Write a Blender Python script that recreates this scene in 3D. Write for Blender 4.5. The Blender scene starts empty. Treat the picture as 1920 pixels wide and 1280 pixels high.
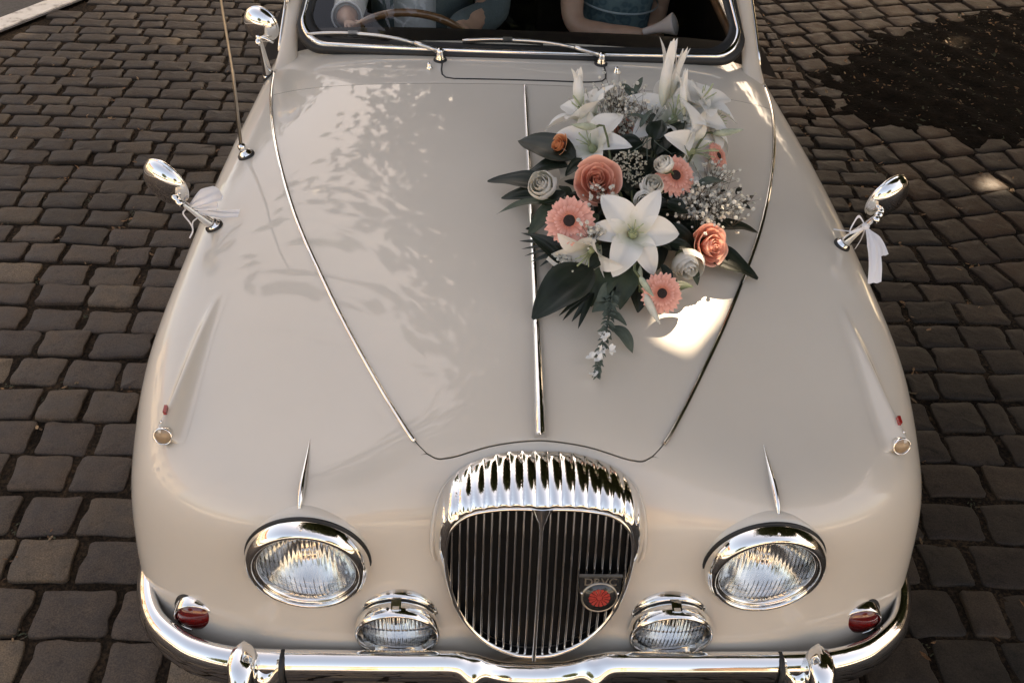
import bpy, math, random
import numpy as np
from mathutils import Vector, Matrix, Euler

random.seed(7)
rng = np.random.default_rng(11)
scene = bpy.context.scene
COL = scene.collection

# ------------------------------------------------------------------ camera
cam_data = bpy.data.cameras.new("camera")
cam_data.sensor_width = 36.0
cam_data.lens = 35.0
cam_data.clip_start = 0.05
cam_data.clip_end = 600.0
cam = bpy.data.objects.new("camera", cam_data)
cam.location = (-0.13466, -1.10535, 2.18733)
cam.rotation_euler = (0.87794, -0.04063, -0.02128)
COL.objects.link(cam)
scene.camera = cam

# ------------------------------------------------------------------ sky, sun, exposure
SUN = Vector((0.40, 0.60, 0.74)).normalized()          # from the scene towards the sun
world = bpy.data.worlds.new("World")
scene.world = world
world.use_nodes = True
wn = world.node_tree
for n in list(wn.nodes):
    wn.nodes.remove(n)
sky = wn.nodes.new("ShaderNodeTexSky")
sky.sky_type = 'NISHITA'
sky.sun_disc = False
sky.sun_elevation = math.asin(SUN.z)
sky.sun_rotation = math.atan2(SUN.x, SUN.y)
sky.air_density = 0.8
sky.dust_density = 4.0
sky.ozone_density = 0.6
bg = wn.nodes.new("ShaderNodeBackground")
bg.inputs["Strength"].default_value = 0.15
wo = wn.nodes.new("ShaderNodeOutputWorld")
wn.links.new(sky.outputs[0], bg.inputs[0])
wn.links.new(bg.outputs[0], wo.inputs[0])

sun_data = bpy.data.lights.new("sun", 'SUN')
sun_data.energy = 4.0
sun_data.angle = math.radians(0.53)
sun_data.color = (1.0, 0.97, 0.94)
sun = bpy.data.objects.new("sun", sun_data)
sun.rotation_euler = SUN.to_track_quat('Z', 'Y').to_euler()
sun.location = (6, 9, 12)
COL.objects.link(sun)

scene.view_settings.view_transform = 'Standard'
scene.view_settings.look = 'None'
scene.view_settings.exposure = 2.06
scene.view_settings.use_white_balance = True          # camera balanced for open shade
scene.view_settings.white_balance_temperature = 10000
scene.view_settings.white_balance_tint = 13
scene.view_settings.gamma = 1.0
scene.view_settings.use_curve_mapping = False
scene.render.engine = 'CYCLES'
scene.cycles.use_denoising = True
scene.cycles.max_bounces = 10
scene.cycles.transparent_max_bounces = 12
scene.cycles.caustics_reflective = False
scene.cycles.caustics_refractive = False
scene.cycles.sample_clamp_indirect = 6.0

# ------------------------------------------------------------------ helpers: objects
def wloc(o):
    v = Vector((0, 0, 0))
    while o:
        v += o.location if not o.parent else (o.matrix_parent_inverse @ o.location)
        o = o.parent
    return v

def adopt(o, parent):
    """parent without moving (all parents carry translations only)"""
    o.parent = parent
    o.matrix_parent_inverse = Matrix.Translation(-PW[parent.name])

PW = {}
def tag(o, label=None, cat=None, group=None, kind=None):
    if label: o["label"] = label
    if cat: o["category"] = cat
    if group: o["group"] = group
    if kind: o["kind"] = kind
    return o

def empty(name, loc=(0, 0, 0), parent=None):
    o = bpy.data.objects.new(name, None)
    o.empty_display_size = 0.1
    COL.objects.link(o)
    o.location = loc
    if parent is not None:
        adopt(o, parent)
    PW[o.name] = Vector(loc)
    return o

def mesh_obj(name, verts, faces, mat, parent=None, smooth=True, fmat=None):
    me = bpy.data.meshes.new(name)
    me.from_pydata([tuple(v) for v in verts], [], [tuple(f) for f in faces])
    mats = mat if isinstance(mat, (list, tuple)) else [mat]
    for m in mats:
        me.materials.append(m)
    if smooth:
        me.polygons.foreach_set("use_smooth", [True] * len(me.polygons))
    if fmat is not None:
        me.polygons.foreach_set("material_index", list(fmat))
    me.update()
    o = bpy.data.objects.new(name, me)
    COL.objects.link(o)
    PW[o.name] = Vector((0, 0, 0))
    if parent is not None:
        adopt(o, parent)
    return o

class MB:
    """collects shapes that become ONE mesh object"""
    def __init__(s):
        s.v, s.f, s.m, s.mi = [], [], [], 0
    def add(s, verts, faces, mi=None):
        b = len(s.v)
        s.v += [tuple(p) for p in verts]
        s.f += [tuple(i + b for i in f) for f in faces]
        s.m += [s.mi if mi is None else mi] * len(faces)
        return s
    def grid(s, P, close_u=False, close_v=False, flip=False, mi=None):
        P = np.asarray(P, float); nv, nu = P.shape[:2]
        F = []
        for j in range(nv - (0 if close_v else 1)):
            for i in range(nu - (0 if close_u else 1)):
                a, b = j * nu + i, j * nu + (i + 1) % nu
                c, d = ((j + 1) % nv) * nu + (i + 1) % nu, ((j + 1) % nv) * nu + i
                F.append((a, d, c, b) if flip else (a, b, c, d))
        return s.add(P.reshape(-1, 3), F, mi)
    def lathe(s, prof, origin, axis, n=48, flip=False, mi=None, cap=False):
        """prof: (radius, distance along axis)"""
        o = np.array(origin, float); a = np.array(axis, float); a /= np.linalg.norm(a)
        h = np.array([0, 0, 1.0]) if abs(a[2]) < .9 else np.array([1.0, 0, 0])
        e1 = np.cross(h, a); e1 /= np.linalg.norm(e1); e2 = np.cross(a, e1)
        th = np.linspace(0, 2 * math.pi, n, endpoint=False)
        P = np.array([[o + a * d + r * (math.cos(t) * e1 + math.sin(t) * e2) for t in th] for r, d in prof])
        s.grid(P, close_u=True, flip=flip, mi=mi)
        if cap:
            b = len(s.v); s.v.append(tuple(o + a * prof[-1][1])); m = b - n
            for i in range(n):
                s.f.append((m + i, m + (i + 1) % n, b)); s.m.append(s.mi if mi is None else mi)
        return s
    def tube(s, pts, rad, n=8, mi=None, caps=True):
        P = np.array(pts, float); k = len(P)
        rad = [rad] * k if np.isscalar(rad) else rad
        T = np.gradient(P, axis=0); T /= np.linalg.norm(T, axis=1)[:, None] + 1e-12
        ref = np.array([0, 0, 1.0]) if abs(T[0][2]) < .9 else np.array([1.0, 0, 0])
        e1 = np.cross(ref, T[0]); e1 /= np.linalg.norm(e1)
        rings = []
        for i in range(k):
            e1 = e1 - T[i] * (e1 @ T[i]); e1 /= np.linalg.norm(e1); e2 = np.cross(T[i], e1)
            rings.append([P[i] + rad[i] * (math.cos(t) * e1 + math.sin(t) * e2) for t in np.linspace(0, 2 * math.pi, n, endpoint=False)])
        b = len(s.v)
        s.grid(np.array(rings), close_u=True, mi=mi)
        if caps:
            m = s.mi if mi is None else mi
            s.f.append(tuple(range(b + n - 1, b - 1, -1))); s.m.append(m)
            s.f.append(tuple(range(b + (k - 1) * n, b + k * n))); s.m.append(m)
        return s
    def box(s, c, size, rot=None, bev=0.0, mi=None):
        x, y, z = [a / 2 for a in size]
        V = np.array([[sx * x, sy * y, sz * z] for sz in (-1, 1) for sy in (-1, 1) for sx in (-1, 1)])
        if rot is not None:
            V = V @ np.array(Euler(rot).to_matrix()).T
        V = V + np.array(c)
        return s.add(V, [(0, 2, 3, 1), (4, 5, 7, 6), (0, 1, 5, 4), (2, 6, 7, 3), (0, 4, 6, 2), (1, 3, 7, 5)], mi)
    def ball(s, c, r, n=10, m=7, mi=None, sc=(1, 1, 1)):
        P = [[(c[0] + sc[0] * r * math.sin(p) * math.cos(t), c[1] + sc[1] * r * math.sin(p) * math.sin(t), c[2] + sc[2] * r * math.cos(p))
              for t in np.linspace(0, 2 * math.pi, n, endpoint=False)] for p in np.linspace(.02, math.pi - .02, m)]
        return s.grid(np.array(P), close_u=True, flip=True, mi=mi)
    def build(s, name, mat, parent=None, smooth=True):
        return mesh_obj(name, s.v, s.f, mat, parent, smooth, s.m)

def nrm(v):
    v = np.asarray(v, float); return v / (np.linalg.norm(v) + 1e-12)

def spline(pts, n):
    """Catmull-Rom through pts, n samples"""
    P = np.array(pts, float); k = len(P)
    Q = np.vstack([2 * P[0] - P[1], P, 2 * P[-1] - P[-2]])
    out = []
    for u in np.linspace(0, k - 1 - 1e-9, n):
        i = int(u); f = u - i; a, b, c, d = Q[i:i + 4]
        out.append(.5 * ((2 * b) + (c - a) * f + (2 * a - 5 * b + 4 * c - d) * f * f + (3 * b - a - 3 * c + d) * f ** 3))
    return np.array(out)

# ------------------------------------------------------------------ helpers: materials
class NT:
    def __init__(s, name):
        s.m = bpy.data.materials.new(name); s.m.use_nodes = True
        s.t = s.m.node_tree; s.b = s.t.nodes["Principled BSDF"]; s.o = s.t.nodes["Material Output"]
    def n(s, typ, **kw):
        x = s.t.nodes.new(typ)
        for k, v in kw.items():
            if hasattr(x, k): setattr(x, k, v)
            else: x.inputs[k].default_value = v
        return x
    def l(s, a, b): s.t.links.new(a, b)
    def set(s, **kw):
        for k, v in kw.items():
            s.b.inputs[k.replace('_', ' ')].default_value = v
        return s
    def noise(s, scale, detail=4, rough=.55, coord='Object'):
        tc = s.n("ShaderNodeTexCoord"); n = s.n("ShaderNodeTexNoise")
        n.inputs["Scale"].default_value = scale; n.inputs["Detail"].default_value = detail; n.inputs["Roughness"].default_value = rough
        s.l(tc.outputs[coord], n.inputs["Vector"]); return n
    def ramp(s, src, stops):
        r = s.n("ShaderNodeValToRGB"); e = r.color_ramp.elements
        while len(e) < len(stops): e.new(.5)
        for i, (p, c) in enumerate(stops):
            e[i].position = p; e[i].color = (*c, 1) if len(c) == 3 else c
        s.l(src, r.inputs[0]); return r
    def bump(s, src, strength=.2, dist=.002):
        b = s.n("ShaderNodeBump"); b.inputs["Strength"].default_value = strength; b.inputs["Distance"].default_value = dist
        s.l(src, b.inputs["Height"]); s.l(b.outputs[0], s.b.inputs["Normal"]); return b

def c4(c): return (c[0], c[1], c[2], 1)

def simple(name, col, rough=.5, metal=0., var=0., vscale=20, bump=0., bscale=60, bdist=.002, **kw):
    t = NT(name); t.set(Roughness=rough, Metallic=metal); t.b.inputs["Base Color"].default_value = c4(col)
    t.set(**kw)
    if var:
        n = t.noise(vscale); a = [max(0, x * (1 - var)) for x in col]; b = [min(1, x * (1 + var)) for x in col]
        r = t.ramp(n.outputs[0], [(.3, a), (.7, b)]); t.l(r.outputs[0], t.b.inputs["Base Color"])
    if bump:
        n = t.noise(bscale, 5); t.bump(n.outputs[0], bump, bdist)
    return t.m

def leafy(name, col, trans=.25, rough=.45, var=.25, vscale=25, coat=0., dark=None, veins=0):
    """leaf or petal: principled plus some light passing through"""
    t = NT(name)
    n = t.noise(vscale, 3)
    a = [x * (1 - var) for x in col]; b = [min(1, x * (1 + var)) for x in col]
    r = t.ramp(n.outputs[0], [(.3, a), (.7, b)])
    t.l(r.outputs[0], t.b.inputs["Base Color"]); t.set(Roughness=rough, Specular_IOR_Level=.32)
    t.b.inputs["Coat Weight"].default_value = coat
    tr = t.n("ShaderNodeBsdfTranslucent"); t.l(r.outputs[0], tr.inputs[0])
    mx = t.n("ShaderNodeMixShader"); mx.inputs[0].default_value = trans
    t.l(t.b.outputs[0], mx.inputs[1]); t.l(tr.outputs[0], mx.inputs[2]); t.l(mx.outputs[0], t.o.inputs[0])
    t.bump(t.noise(vscale * 4, 3).outputs[0], .15, .001)
    return t.m

def petal_mat(name, base, rim, trans=.25, rough=.5):
    """petal colour runs from throat to rim along the stored attribute"""
    t = NT(name); at_ = t.n("ShaderNodeAttribute"); at_.attribute_name = "rim"
    n = t.noise(90, 3); ad = t.n("ShaderNodeMath", operation='MULTIPLY_ADD'); ad.inputs[1].default_value = .22; t.l(n.outputs[0], ad.inputs[0]); t.l(at_.outputs["Fac"], ad.inputs[2])
    mid = [(a + b) / 2 * .98 for a, b in zip(base, rim)]
    r = t.ramp(ad.outputs[0], [(.12, base), (.70, mid), (1.0, rim)]); t.l(r.outputs[0], t.b.inputs["Base Color"]); t.set(Roughness=rough)  # natural deep throat, plus painted shading that sets the petal layers apart
    tr = t.n("ShaderNodeBsdfTranslucent"); t.l(r.outputs[0], tr.inputs[0]); mx = t.n("ShaderNodeMixShader"); mx.inputs[0].default_value = trans
    t.l(t.b.outputs[0], mx.inputs[1]); t.l(tr.outputs[0], mx.inputs[2]); t.l(mx.outputs[0], t.o.inputs[0]); t.bump(t.noise(160, 3).outputs[0], .12, .001)
    return t.m
def set_rim(o, vals):
    at_ = o.data.attributes.new("rim", 'FLOAT', 'POINT'); at_.data.foreach_set("value", np.asarray(vals, np.float32)); return o

def thin_glass(name, tint=(1, 1, 1), ior=1.5, extra=0.0):
    t = NT(name)
    tr = t.n("ShaderNodeBsdfTransparent"); tr.inputs[0].default_value = c4(tint)
    gl = t.n("ShaderNodeBsdfGlossy"); gl.inputs["Roughness"].default_value = .01
    fr = t.n("ShaderNodeFresnel"); fr.inputs[0].default_value = ior
    ad = t.n("ShaderNodeMath", operation='ADD', use_clamp=True); ad.inputs[1].default_value = extra; t.l(fr.outputs[0], ad.inputs[0])
    mx = t.n("ShaderNodeMixShader"); t.l(ad.outputs[0], mx.inputs[0]); t.l(tr.outputs[0], mx.inputs[1]); t.l(gl.outputs[0], mx.inputs[2])
    t.l(mx.outputs[0], t.o.inputs[0]); return t.m

M = {}
# cream enamel under clear lacquer; a little waviness and dust
t = NT("cream_enamel"); t.set(Roughness=.42, Coat_Weight=1.0, Coat_Roughness=.03, Coat_IOR=1.42)
n1 = t.noise(1.6, 5, .6); r1 = t.ramp(n1.outputs[0], [(.35, (.60, .535, .452)), (.65, (.64, .575, .49))]); t.l(r1.outputs[0], t.b.inputs["Base Color"])
n2 = t.noise(7, 2, .5); b_ = t.n("ShaderNodeBump"); b_.inputs["Strength"].default_value = .035; b_.inputs["Distance"].default_value = .004
t.l(n2.outputs[0], b_.inputs["Height"]); t.l(b_.outputs[0], t.b.inputs["Coat Normal"])
M['paint'] = t.m
t = NT("chrome"); t.set(Metallic=1.0, Roughness=.05); t.b.inputs["Base Color"].default_value = (.82, .80, .77, 1)
n1 = t.noise(30, 5); r1 = t.ramp(n1.outputs[0], [(.45, (.035,) * 3), (.75, (.11,) * 3)]); t.l(r1.outputs[0], t.b.inputs["Roughness"])
n2 = t.noise(12, 2); t.bump(n2.outputs[0], .05, .002)
M['chrome'] = t.m
M['rubber'] = simple("black_rubber", (.012, .012, .012), .55)
M['black'] = simple("black_void", (.006, .006, .006), .8)
M['glass'] = thin_glass("windscreen_glass", (.93, .95, .94), 1.5)
M['rearglass'] = thin_glass("side_glass", (.85, .88, .86), 1.5)
t = NT("ribbed_lamp_glass"); t.set(Roughness=.03, Transmission_Weight=1.0, IOR=1.5); t.b.inputs["Base Color"].default_value = (.97, .97, .96, 1); M['lens'] = t.m
M['brass'] = simple("tarnished_mast", (.46, .40, .33), .35, 1.0)
M['bulb'] = simple("bulb_glass", (.85, .80, .70), .2)
M['reflector'] = simple("lamp_reflector", (.80, .80, .79), .12, 1.0)
t = NT("red_lens"); t.set(Roughness=.12, Coat_Weight=1.0); t.b.inputs["Base Color"].default_value = (.13, .006, .006, 1)
M['red'] = t.m
M['amber'] = simple("frosted_amber_lens", (.30, .20, .12), .3, Coat_Weight=.6)
M['redtell'] = simple("red_plastic", (.30, .015, .012), .25, Coat_Weight=.5)
M['leather'] = simple("dark_leather", (.008, .005, .004), .8, Specular_IOR_Level=.15, var=.3, bump=.2, bscale=150)
M['walnut'] = simple("walnut_veneer", (.16, .075, .035), .28, var=.45, vscale=14, Coat_Weight=.6)
M['carpet'] = simple("dark_carpet", (.02, .016, .014), .95)
M['tyre'] = simple("tyre_rubber", (.018, .018, .018), .8)
# ------------------------------------------------------------------ the car body as a smooth B-spline surface
NET = np.array([[[0.0,1.95,1.04],[0.165,1.95,1.038],[0.329,1.95,1.031],[0.492,1.95,1.017],[0.605,1.95,1.0],[0.698,1.95,0.963],[0.749,1.95,0.865],[0.764,1.949,0.609],[0.725,1.949,0.302]],[[0.0,1.649,1.034],[0.167,1.648,1.032],[0.333,1.647,1.026],[0.498,1.647,1.013],[0.617,1.647,0.993],[0.709,1.647,0.96],[0.761,1.647,0.862],[0.777,1.647,0.606],[0.738,1.647,0.301]],[[0.0,1.348,1.015],[0.169,1.347,1.014],[0.337,1.345,1.01],[0.504,1.344,1.001],[0.625,1.343,0.982],[0.729,1.343,0.954],[0.78,1.344,0.857],[0.796,1.345,0.604],[0.756,1.346,0.299]],[[0.0,1.047,0.991],[0.17,1.045,0.989],[0.34,1.043,0.983],[0.51,1.042,0.974],[0.639,1.04,0.965],[0.747,1.04,0.941],[0.803,1.041,0.841],[0.816,1.043,0.59],[0.778,1.045,0.298]],[[0.0,0.745,0.963],[0.165,0.743,0.956],[0.331,0.742,0.944],[0.483,0.741,0.931],[0.636,0.739,0.93],[0.753,0.738,0.924],[0.815,0.74,0.813],[0.829,0.742,0.565],[0.784,0.745,0.297]],[[0.0,0.492,0.933],[0.161,0.492,0.919],[0.312,0.482,0.899],[0.464,0.472,0.876],[0.633,0.472,0.876],[0.767,0.491,0.872],[0.849,0.522,0.771],[0.87,0.594,0.539],[0.825,0.696,0.296]],[[0.0,0.288,0.899],[0.151,0.29,0.882],[0.293,0.272,0.853],[0.434,0.255,0.826],[0.602,0.267,0.826],[0.735,0.298,0.819],[0.836,0.357,0.723],[0.863,0.447,0.524],[0.819,0.597,0.295]],[[0.0,0.143,0.862],[0.142,0.14,0.849],[0.284,0.115,0.831],[0.426,0.08,0.818],[0.583,0.105,0.811],[0.715,0.167,0.782],[0.826,0.254,0.682],[0.854,0.381,0.503],[0.821,0.548,0.293]],[[0.0,0.058,0.714],[0.144,0.07,0.711],[0.287,0.063,0.709],[0.429,0.044,0.706],[0.587,0.067,0.701],[0.719,0.125,0.668],[0.823,0.21,0.592],[0.85,0.335,0.467],[0.823,0.521,0.292]],[[0.0,0.024,0.554],[0.145,0.038,0.556],[0.29,0.055,0.559],[0.434,0.061,0.56],[0.593,0.085,0.55],[0.72,0.132,0.529],[0.813,0.195,0.487],[0.843,0.309,0.414],[0.823,0.503,0.292]],[[0.0,0.029,0.394],[0.147,0.047,0.401],[0.294,0.074,0.408],[0.44,0.09,0.414],[0.59,0.119,0.419],[0.714,0.157,0.41],[0.801,0.21,0.394],[0.837,0.313,0.364],[0.819,0.486,0.292]]])
def full_net(net):
    m = net[:, :0:-1] * np.array([-1, 1, 1]); return np.concatenate([m, net], 1)
NET[7:, 0, 1] += np.array([.03, .055, .075, .06]); NET[7:, 1, 1] += np.array([.0, .012, .015, .01])     # recess behind the grille
NET[7, 3, 1] -= .045; NET[7, 3, 2] += .012; NET[7, 4, 1] -= .015; NET[7, 2, 1] -= .01
NET[9, 1:8, 1] = (.026, .026, .026, .050, .100, .170, .296); NET[10, 1:8, 1] = (-.022, -.022, -.022, .004, .056, .132, .272)
FN = full_net(NET)
def bbasis(n, u):
    kn = np.concatenate([[0] * 3, np.linspace(0, 1, n - 2), [1] * 3]); u = np.clip(np.asarray(u, float), 0, 1 - 1e-12)
    N = ((u[:, None] >= kn[None, :-1]) & (u[:, None] < kn[None, 1:])).astype(float)
    for d in range(1, 4):
        a = kn[d:-1] - kn[:-d - 1]; b = kn[d + 1:] - kn[1:-d]
        A = np.where(a > 0, (u[:, None] - kn[:-d - 1]) / np.where(a > 0, a, 1), 0)
        B = np.where(b > 0, (kn[d + 1:] - u[:, None]) / np.where(b > 0, b, 1), 0)
        N = A * N[:, :-1] + B * N[:, 1:]
    return N
def S(s, t):
    s = np.asarray(s, float); t = np.asarray(t, float); sh = s.shape
    Bs = bbasis(FN.shape[1], (s.ravel() + 1) / 2); Bt = bbasis(FN.shape[0], t.ravel())
    return np.einsum('ki,kj,ijc->kc', Bt, Bs, FN).reshape(*sh, 3)
def SN(s, t, e=1e-4):
    s = np.asarray(s, float); t = np.asarray(t, float)
    du = S(np.clip(s + e, -1, 1), t) - S(np.clip(s - e, -1, 1), t); dv = S(s, np.clip(t + e, 0, 1)) - S(s, np.clip(t - e, 0, 1))
    n = np.cross(dv, du); n /= np.linalg.norm(n, axis=-1, keepdims=True) + 1e-12
    return -n * np.sign(-n[..., 2:3] + -n[..., 1:2] * -.5 + 1e-9) if False else n
_tn = SN(np.array([0.0]), np.array([.3]))[0]
NSGN = 1.0 if _tn[2] > 0 else -1.0
def SNo(s, t): return SN(s, t) * NSGN
_a, _b = np.meshgrid(np.linspace(-1, 1, 161), np.linspace(0, 1, 161)); SGRID = (_a, _b, S(_a, _b))
def surf_at(x, y, z, st=(0.3, .5)):
    """(s,t) of the surface point nearest to a point"""
    ss, tt, P = SGRID
    i = ((P - np.array([x, y, z])) ** 2).sum(-1).argmin(); s0, t0 = ss.ravel()[i], tt.ravel()[i]
    for w in (.012, .002, .0004):
        ss, tt = np.meshgrid(np.linspace(s0 - w, s0 + w, 15), np.linspace(t0 - w, t0 + w, 15)); ss = np.clip(ss, -1, 1); tt = np.clip(tt, 0, 1)
        P = S(ss, tt); i = ((P - np.array([x, y, z])) ** 2).sum(-1).argmin(); s0, t0 = ss.ravel()[i], tt.ravel()[i]
    return s0, t0

# edge of the bonnet in surface coordinates (one side)
CE = np.array([(.715, .05), (.687, .08), (.65, .12), (.608, .166), (.532, .258), (.461, .356), (.397, .44), (.32, .548), (.262, .635), (.232, .68), (.209, .7075)])
CEs = spline(CE, 200)
def w_edge(t): return np.interp(t, CEs[:, 1], CEs[:, 0])
FE = spline(np.array([(0, .7135), (.083, .7165), (.125, .7205), (.152, .7235), (.172, .7235), (.19, .7205), (.209, .7075)]), 80)
def t_front(s): return np.interp(np.abs(s), FE[:, 0], FE[:, 1])
T_REAR, T_WS, T_C = .122, .055, .7075

def lip(mb, border, normals, depth=.014, flip=False):
    B = np.array(border); N = np.array(normals)
    mb.grid(np.stack([B, B - N * depth]), flip=flip)

def wing_shape(P): return P

car = empty("car", (0, 0, 0))
tag(car, "old cream saloon car with chrome fluted grille, flowers on its bonnet", "car")

# --- bonnet
g = .0016
mb = MB()
NR, NC = 120, 90
rows = []; sts = []
for b in np.linspace(0, 1, NR):
    tb = T_REAR + .0003 + (T_C - .002 - T_REAR) * b
    w = w_edge(tb) - g
    sn = np.linspace(-1, 1, NC); s_ = sn * w
    tt = tb + (t_front(s_) - .0022 - (T_C - .002)) * b ** 7
    sts.append((s_, tt))
ss = np.array([a for a, _ in sts]); tt = np.array([b for _, b in sts])
P = S(ss, tt); N = SNo(ss, tt)
mb.grid(P, flip=True)
for sl in ((slice(None), 0), (slice(None), -1), (0, slice(None)), (-1, slice(None))):
    lip(mb, P[sl], N[sl])
bonnet = mb.build("bonnet", M['paint'], car)

# --- body shell: scuttle, wings and nose round the bonnet
mb = MB()
oc = np.linspace(0, 1, 70) ** 1.0
# scuttle
sn = np.linspace(-1, 1, NC)
ts = np.linspace(T_WS, T_REAR - .0001, 14)
full_s = lambda t, gap=0.0: np.concatenate([-(w_edge(t) + gap + (1 - w_edge(t) - gap) * oc[::-1][:-1]), sn * (w_edge(t) + gap), (w_edge(t) + gap) + (1 - w_edge(t) - gap) * oc[1:]])
ss = np.array([full_s(t) for t in ts]); tt = np.repeat(ts[:, None], ss.shape[1], 1)
P = S(ss, tt); mb.grid(P, flip=True)
i0 = 69
# beside the cabin
ts = np.linspace(0, T_WS, 8)
for sg in (-1, 1):
    ss = np.array([sg * (w_edge(T_WS) + (1 - w_edge(T_WS)) * oc) for t in ts]); tt = np.repeat(ts[:, None], ss.shape[1], 1)
    mb.grid(S(ss, tt), flip=(sg > 0))
# wings alongside the bonnet
ts = np.linspace(T_REAR - .0001, T_C, 120)
for sg in (-1, 1):
    gap = np.clip((ts - T_REAR) / .02, 0, 1) * 0 + g * .35
    ss = np.array([sg * (w_edge(t) + a + (1 - w_edge(t) - a) * oc) for t, a in zip(ts, gap)]); tt = np.repeat(ts[:, None], ss.shape[1], 1)
    P = S(ss, tt); N = SNo(ss, tt); mb.grid(P, flip=(sg > 0)); lip(mb, P[:, 0], N[:, 0], .02)
# nose
rr = np.linspace(0, 1, 90)
ss = np.concatenate([-(.209 + .791 * oc[::-1][:-1]) - 0, np.linspace(-1, 1, 90) * .209, .209 + .791 * oc[1:]])
ss[np.abs(ss) > .209] += np.sign(ss[np.abs(ss) > .209]) * 0
SSg = np.repeat(ss[None], len(rr), 0)
t0 = np.where(np.abs(ss) <= .209, t_front(ss) + .0012, T_C)
TT = t0[None] + (1 - t0[None]) * rr[:, None]
P = S(SSg, TT); mb.grid(P, flip=True); N = SNo(SSg[0], TT[0]); lip(mb, P[0][69:159], N[69:159], .02)
# openings for the lamps
LAMP_HOLES = [((sg * .426, .690), .102, .2) for sg in (-1, 1)] + [((sg * .263, .537), .068, .2) for sg in (-1, 1)]
V = np.array(mb.v); keep = []
for i, f in enumerate(mb.f):
    c = V[list(f)].mean(0)
    keep.append(not (any(math.hypot(c[0] - h[0][0], c[2] - h[0][1]) < h[1] and c[1] < h[2] for h in LAMP_HOLES)))
mb.f = [f for f, k in zip(mb.f, keep) if k]; mb.m = [f for f, k in zip(mb.m, keep) if k]
body = mb.build("body_shell", M['paint'], car)
# engine-bay gutter under the shut lines so no light leaks through
mb = MB()
ss = np.array([np.linspace(-1, 1, 12) * w_edge(t) for t in np.linspace(T_REAR, T_C, 20)]); tt = np.repeat(np.linspace(T_REAR, T_C, 20)[:, None], 12, 1)
P = S(ss, tt); P[..., 2] -= .05
mb.grid(np.where(True, P, P), flip=True)
mb.build("engine_bay_liner", M['black'], car)

# --- bonnet centre strip: raised chrome blade, growing towards the grille
def strip_on(sfun, t0, t1, wfun, hfun, name, mat, parent, n=80, lift=0.0, ridge=True):
    ts = np.linspace(t0, t1, n); s0 = sfun(ts); C = S(s0, ts); N = SNo(s0, ts)
    T = np.gradient(C, axis=0); T /= np.linalg.norm(T, axis=1)[:, None]; B = np.cross(N, T)
    W = wfun(np.linspace(0, 1, n))[:, None]; H = hfun(np.linspace(0, 1, n))[:, None]
    prof = [(-1, -.2), (-1, .25), (-.75, .7), (-.3, .95), (0, 1.0), (.3, .95), (.75, .7), (1, .25), (1, -.2)] if ridge else [(-1, 0), (-.7, .7), (0, 1), (.7, .7), (1, 0)]
    G = np.array([C + B * W * a + N * (H * b + lift) for a, b in prof]).transpose(1, 0, 2)
    m = MB(); m.grid(G)
    k = len(prof); m.f.append(tuple(range(k))); m.m.append(0); m.f.append(tuple(range((n - 1) * k, n * k))[::-1]); m.m.append(0)
    return m.build(name, mat, parent)
strip_on(lambda t: 0 * t, .125, .708, lambda u: .0052 + .0065 * u ** 2 - .003 * np.clip(.03 - u, 0, 1) / .03, lambda u: .006 + .016 * u ** 1.5, "centre_strip", M['chrome'], bonnet)
for sg in (-1, 1):
    strip_on(lambda t: sg * (w_edge(t) + .0005), .075, .684, lambda u: .0045 + 0 * u, lambda u: .0038 + .0012 * u, "edge_trim", M['chrome'], car, 140)
    # wing spear above the headlamp
    a, b = surf_at(sg * .432, .226, .831), surf_at(sg * .434, .093, .788)
    f = lambda t, a=a, b=b: a[0] + (b[0] - a[0]) * (t - a[1]) / (b[1] - a[1])
    strip_on(f, a[1], b[1], lambda u: .0006 + .0060 * np.sin(np.clip(u, 0, 1) ** 1.4 * 2.85) ** .8, lambda u: .001 + .011 * np.sin(np.clip(u, 0, 1) ** 1.5 * 2.9), "wing_spear", M['chrome'], car, 40)

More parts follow.
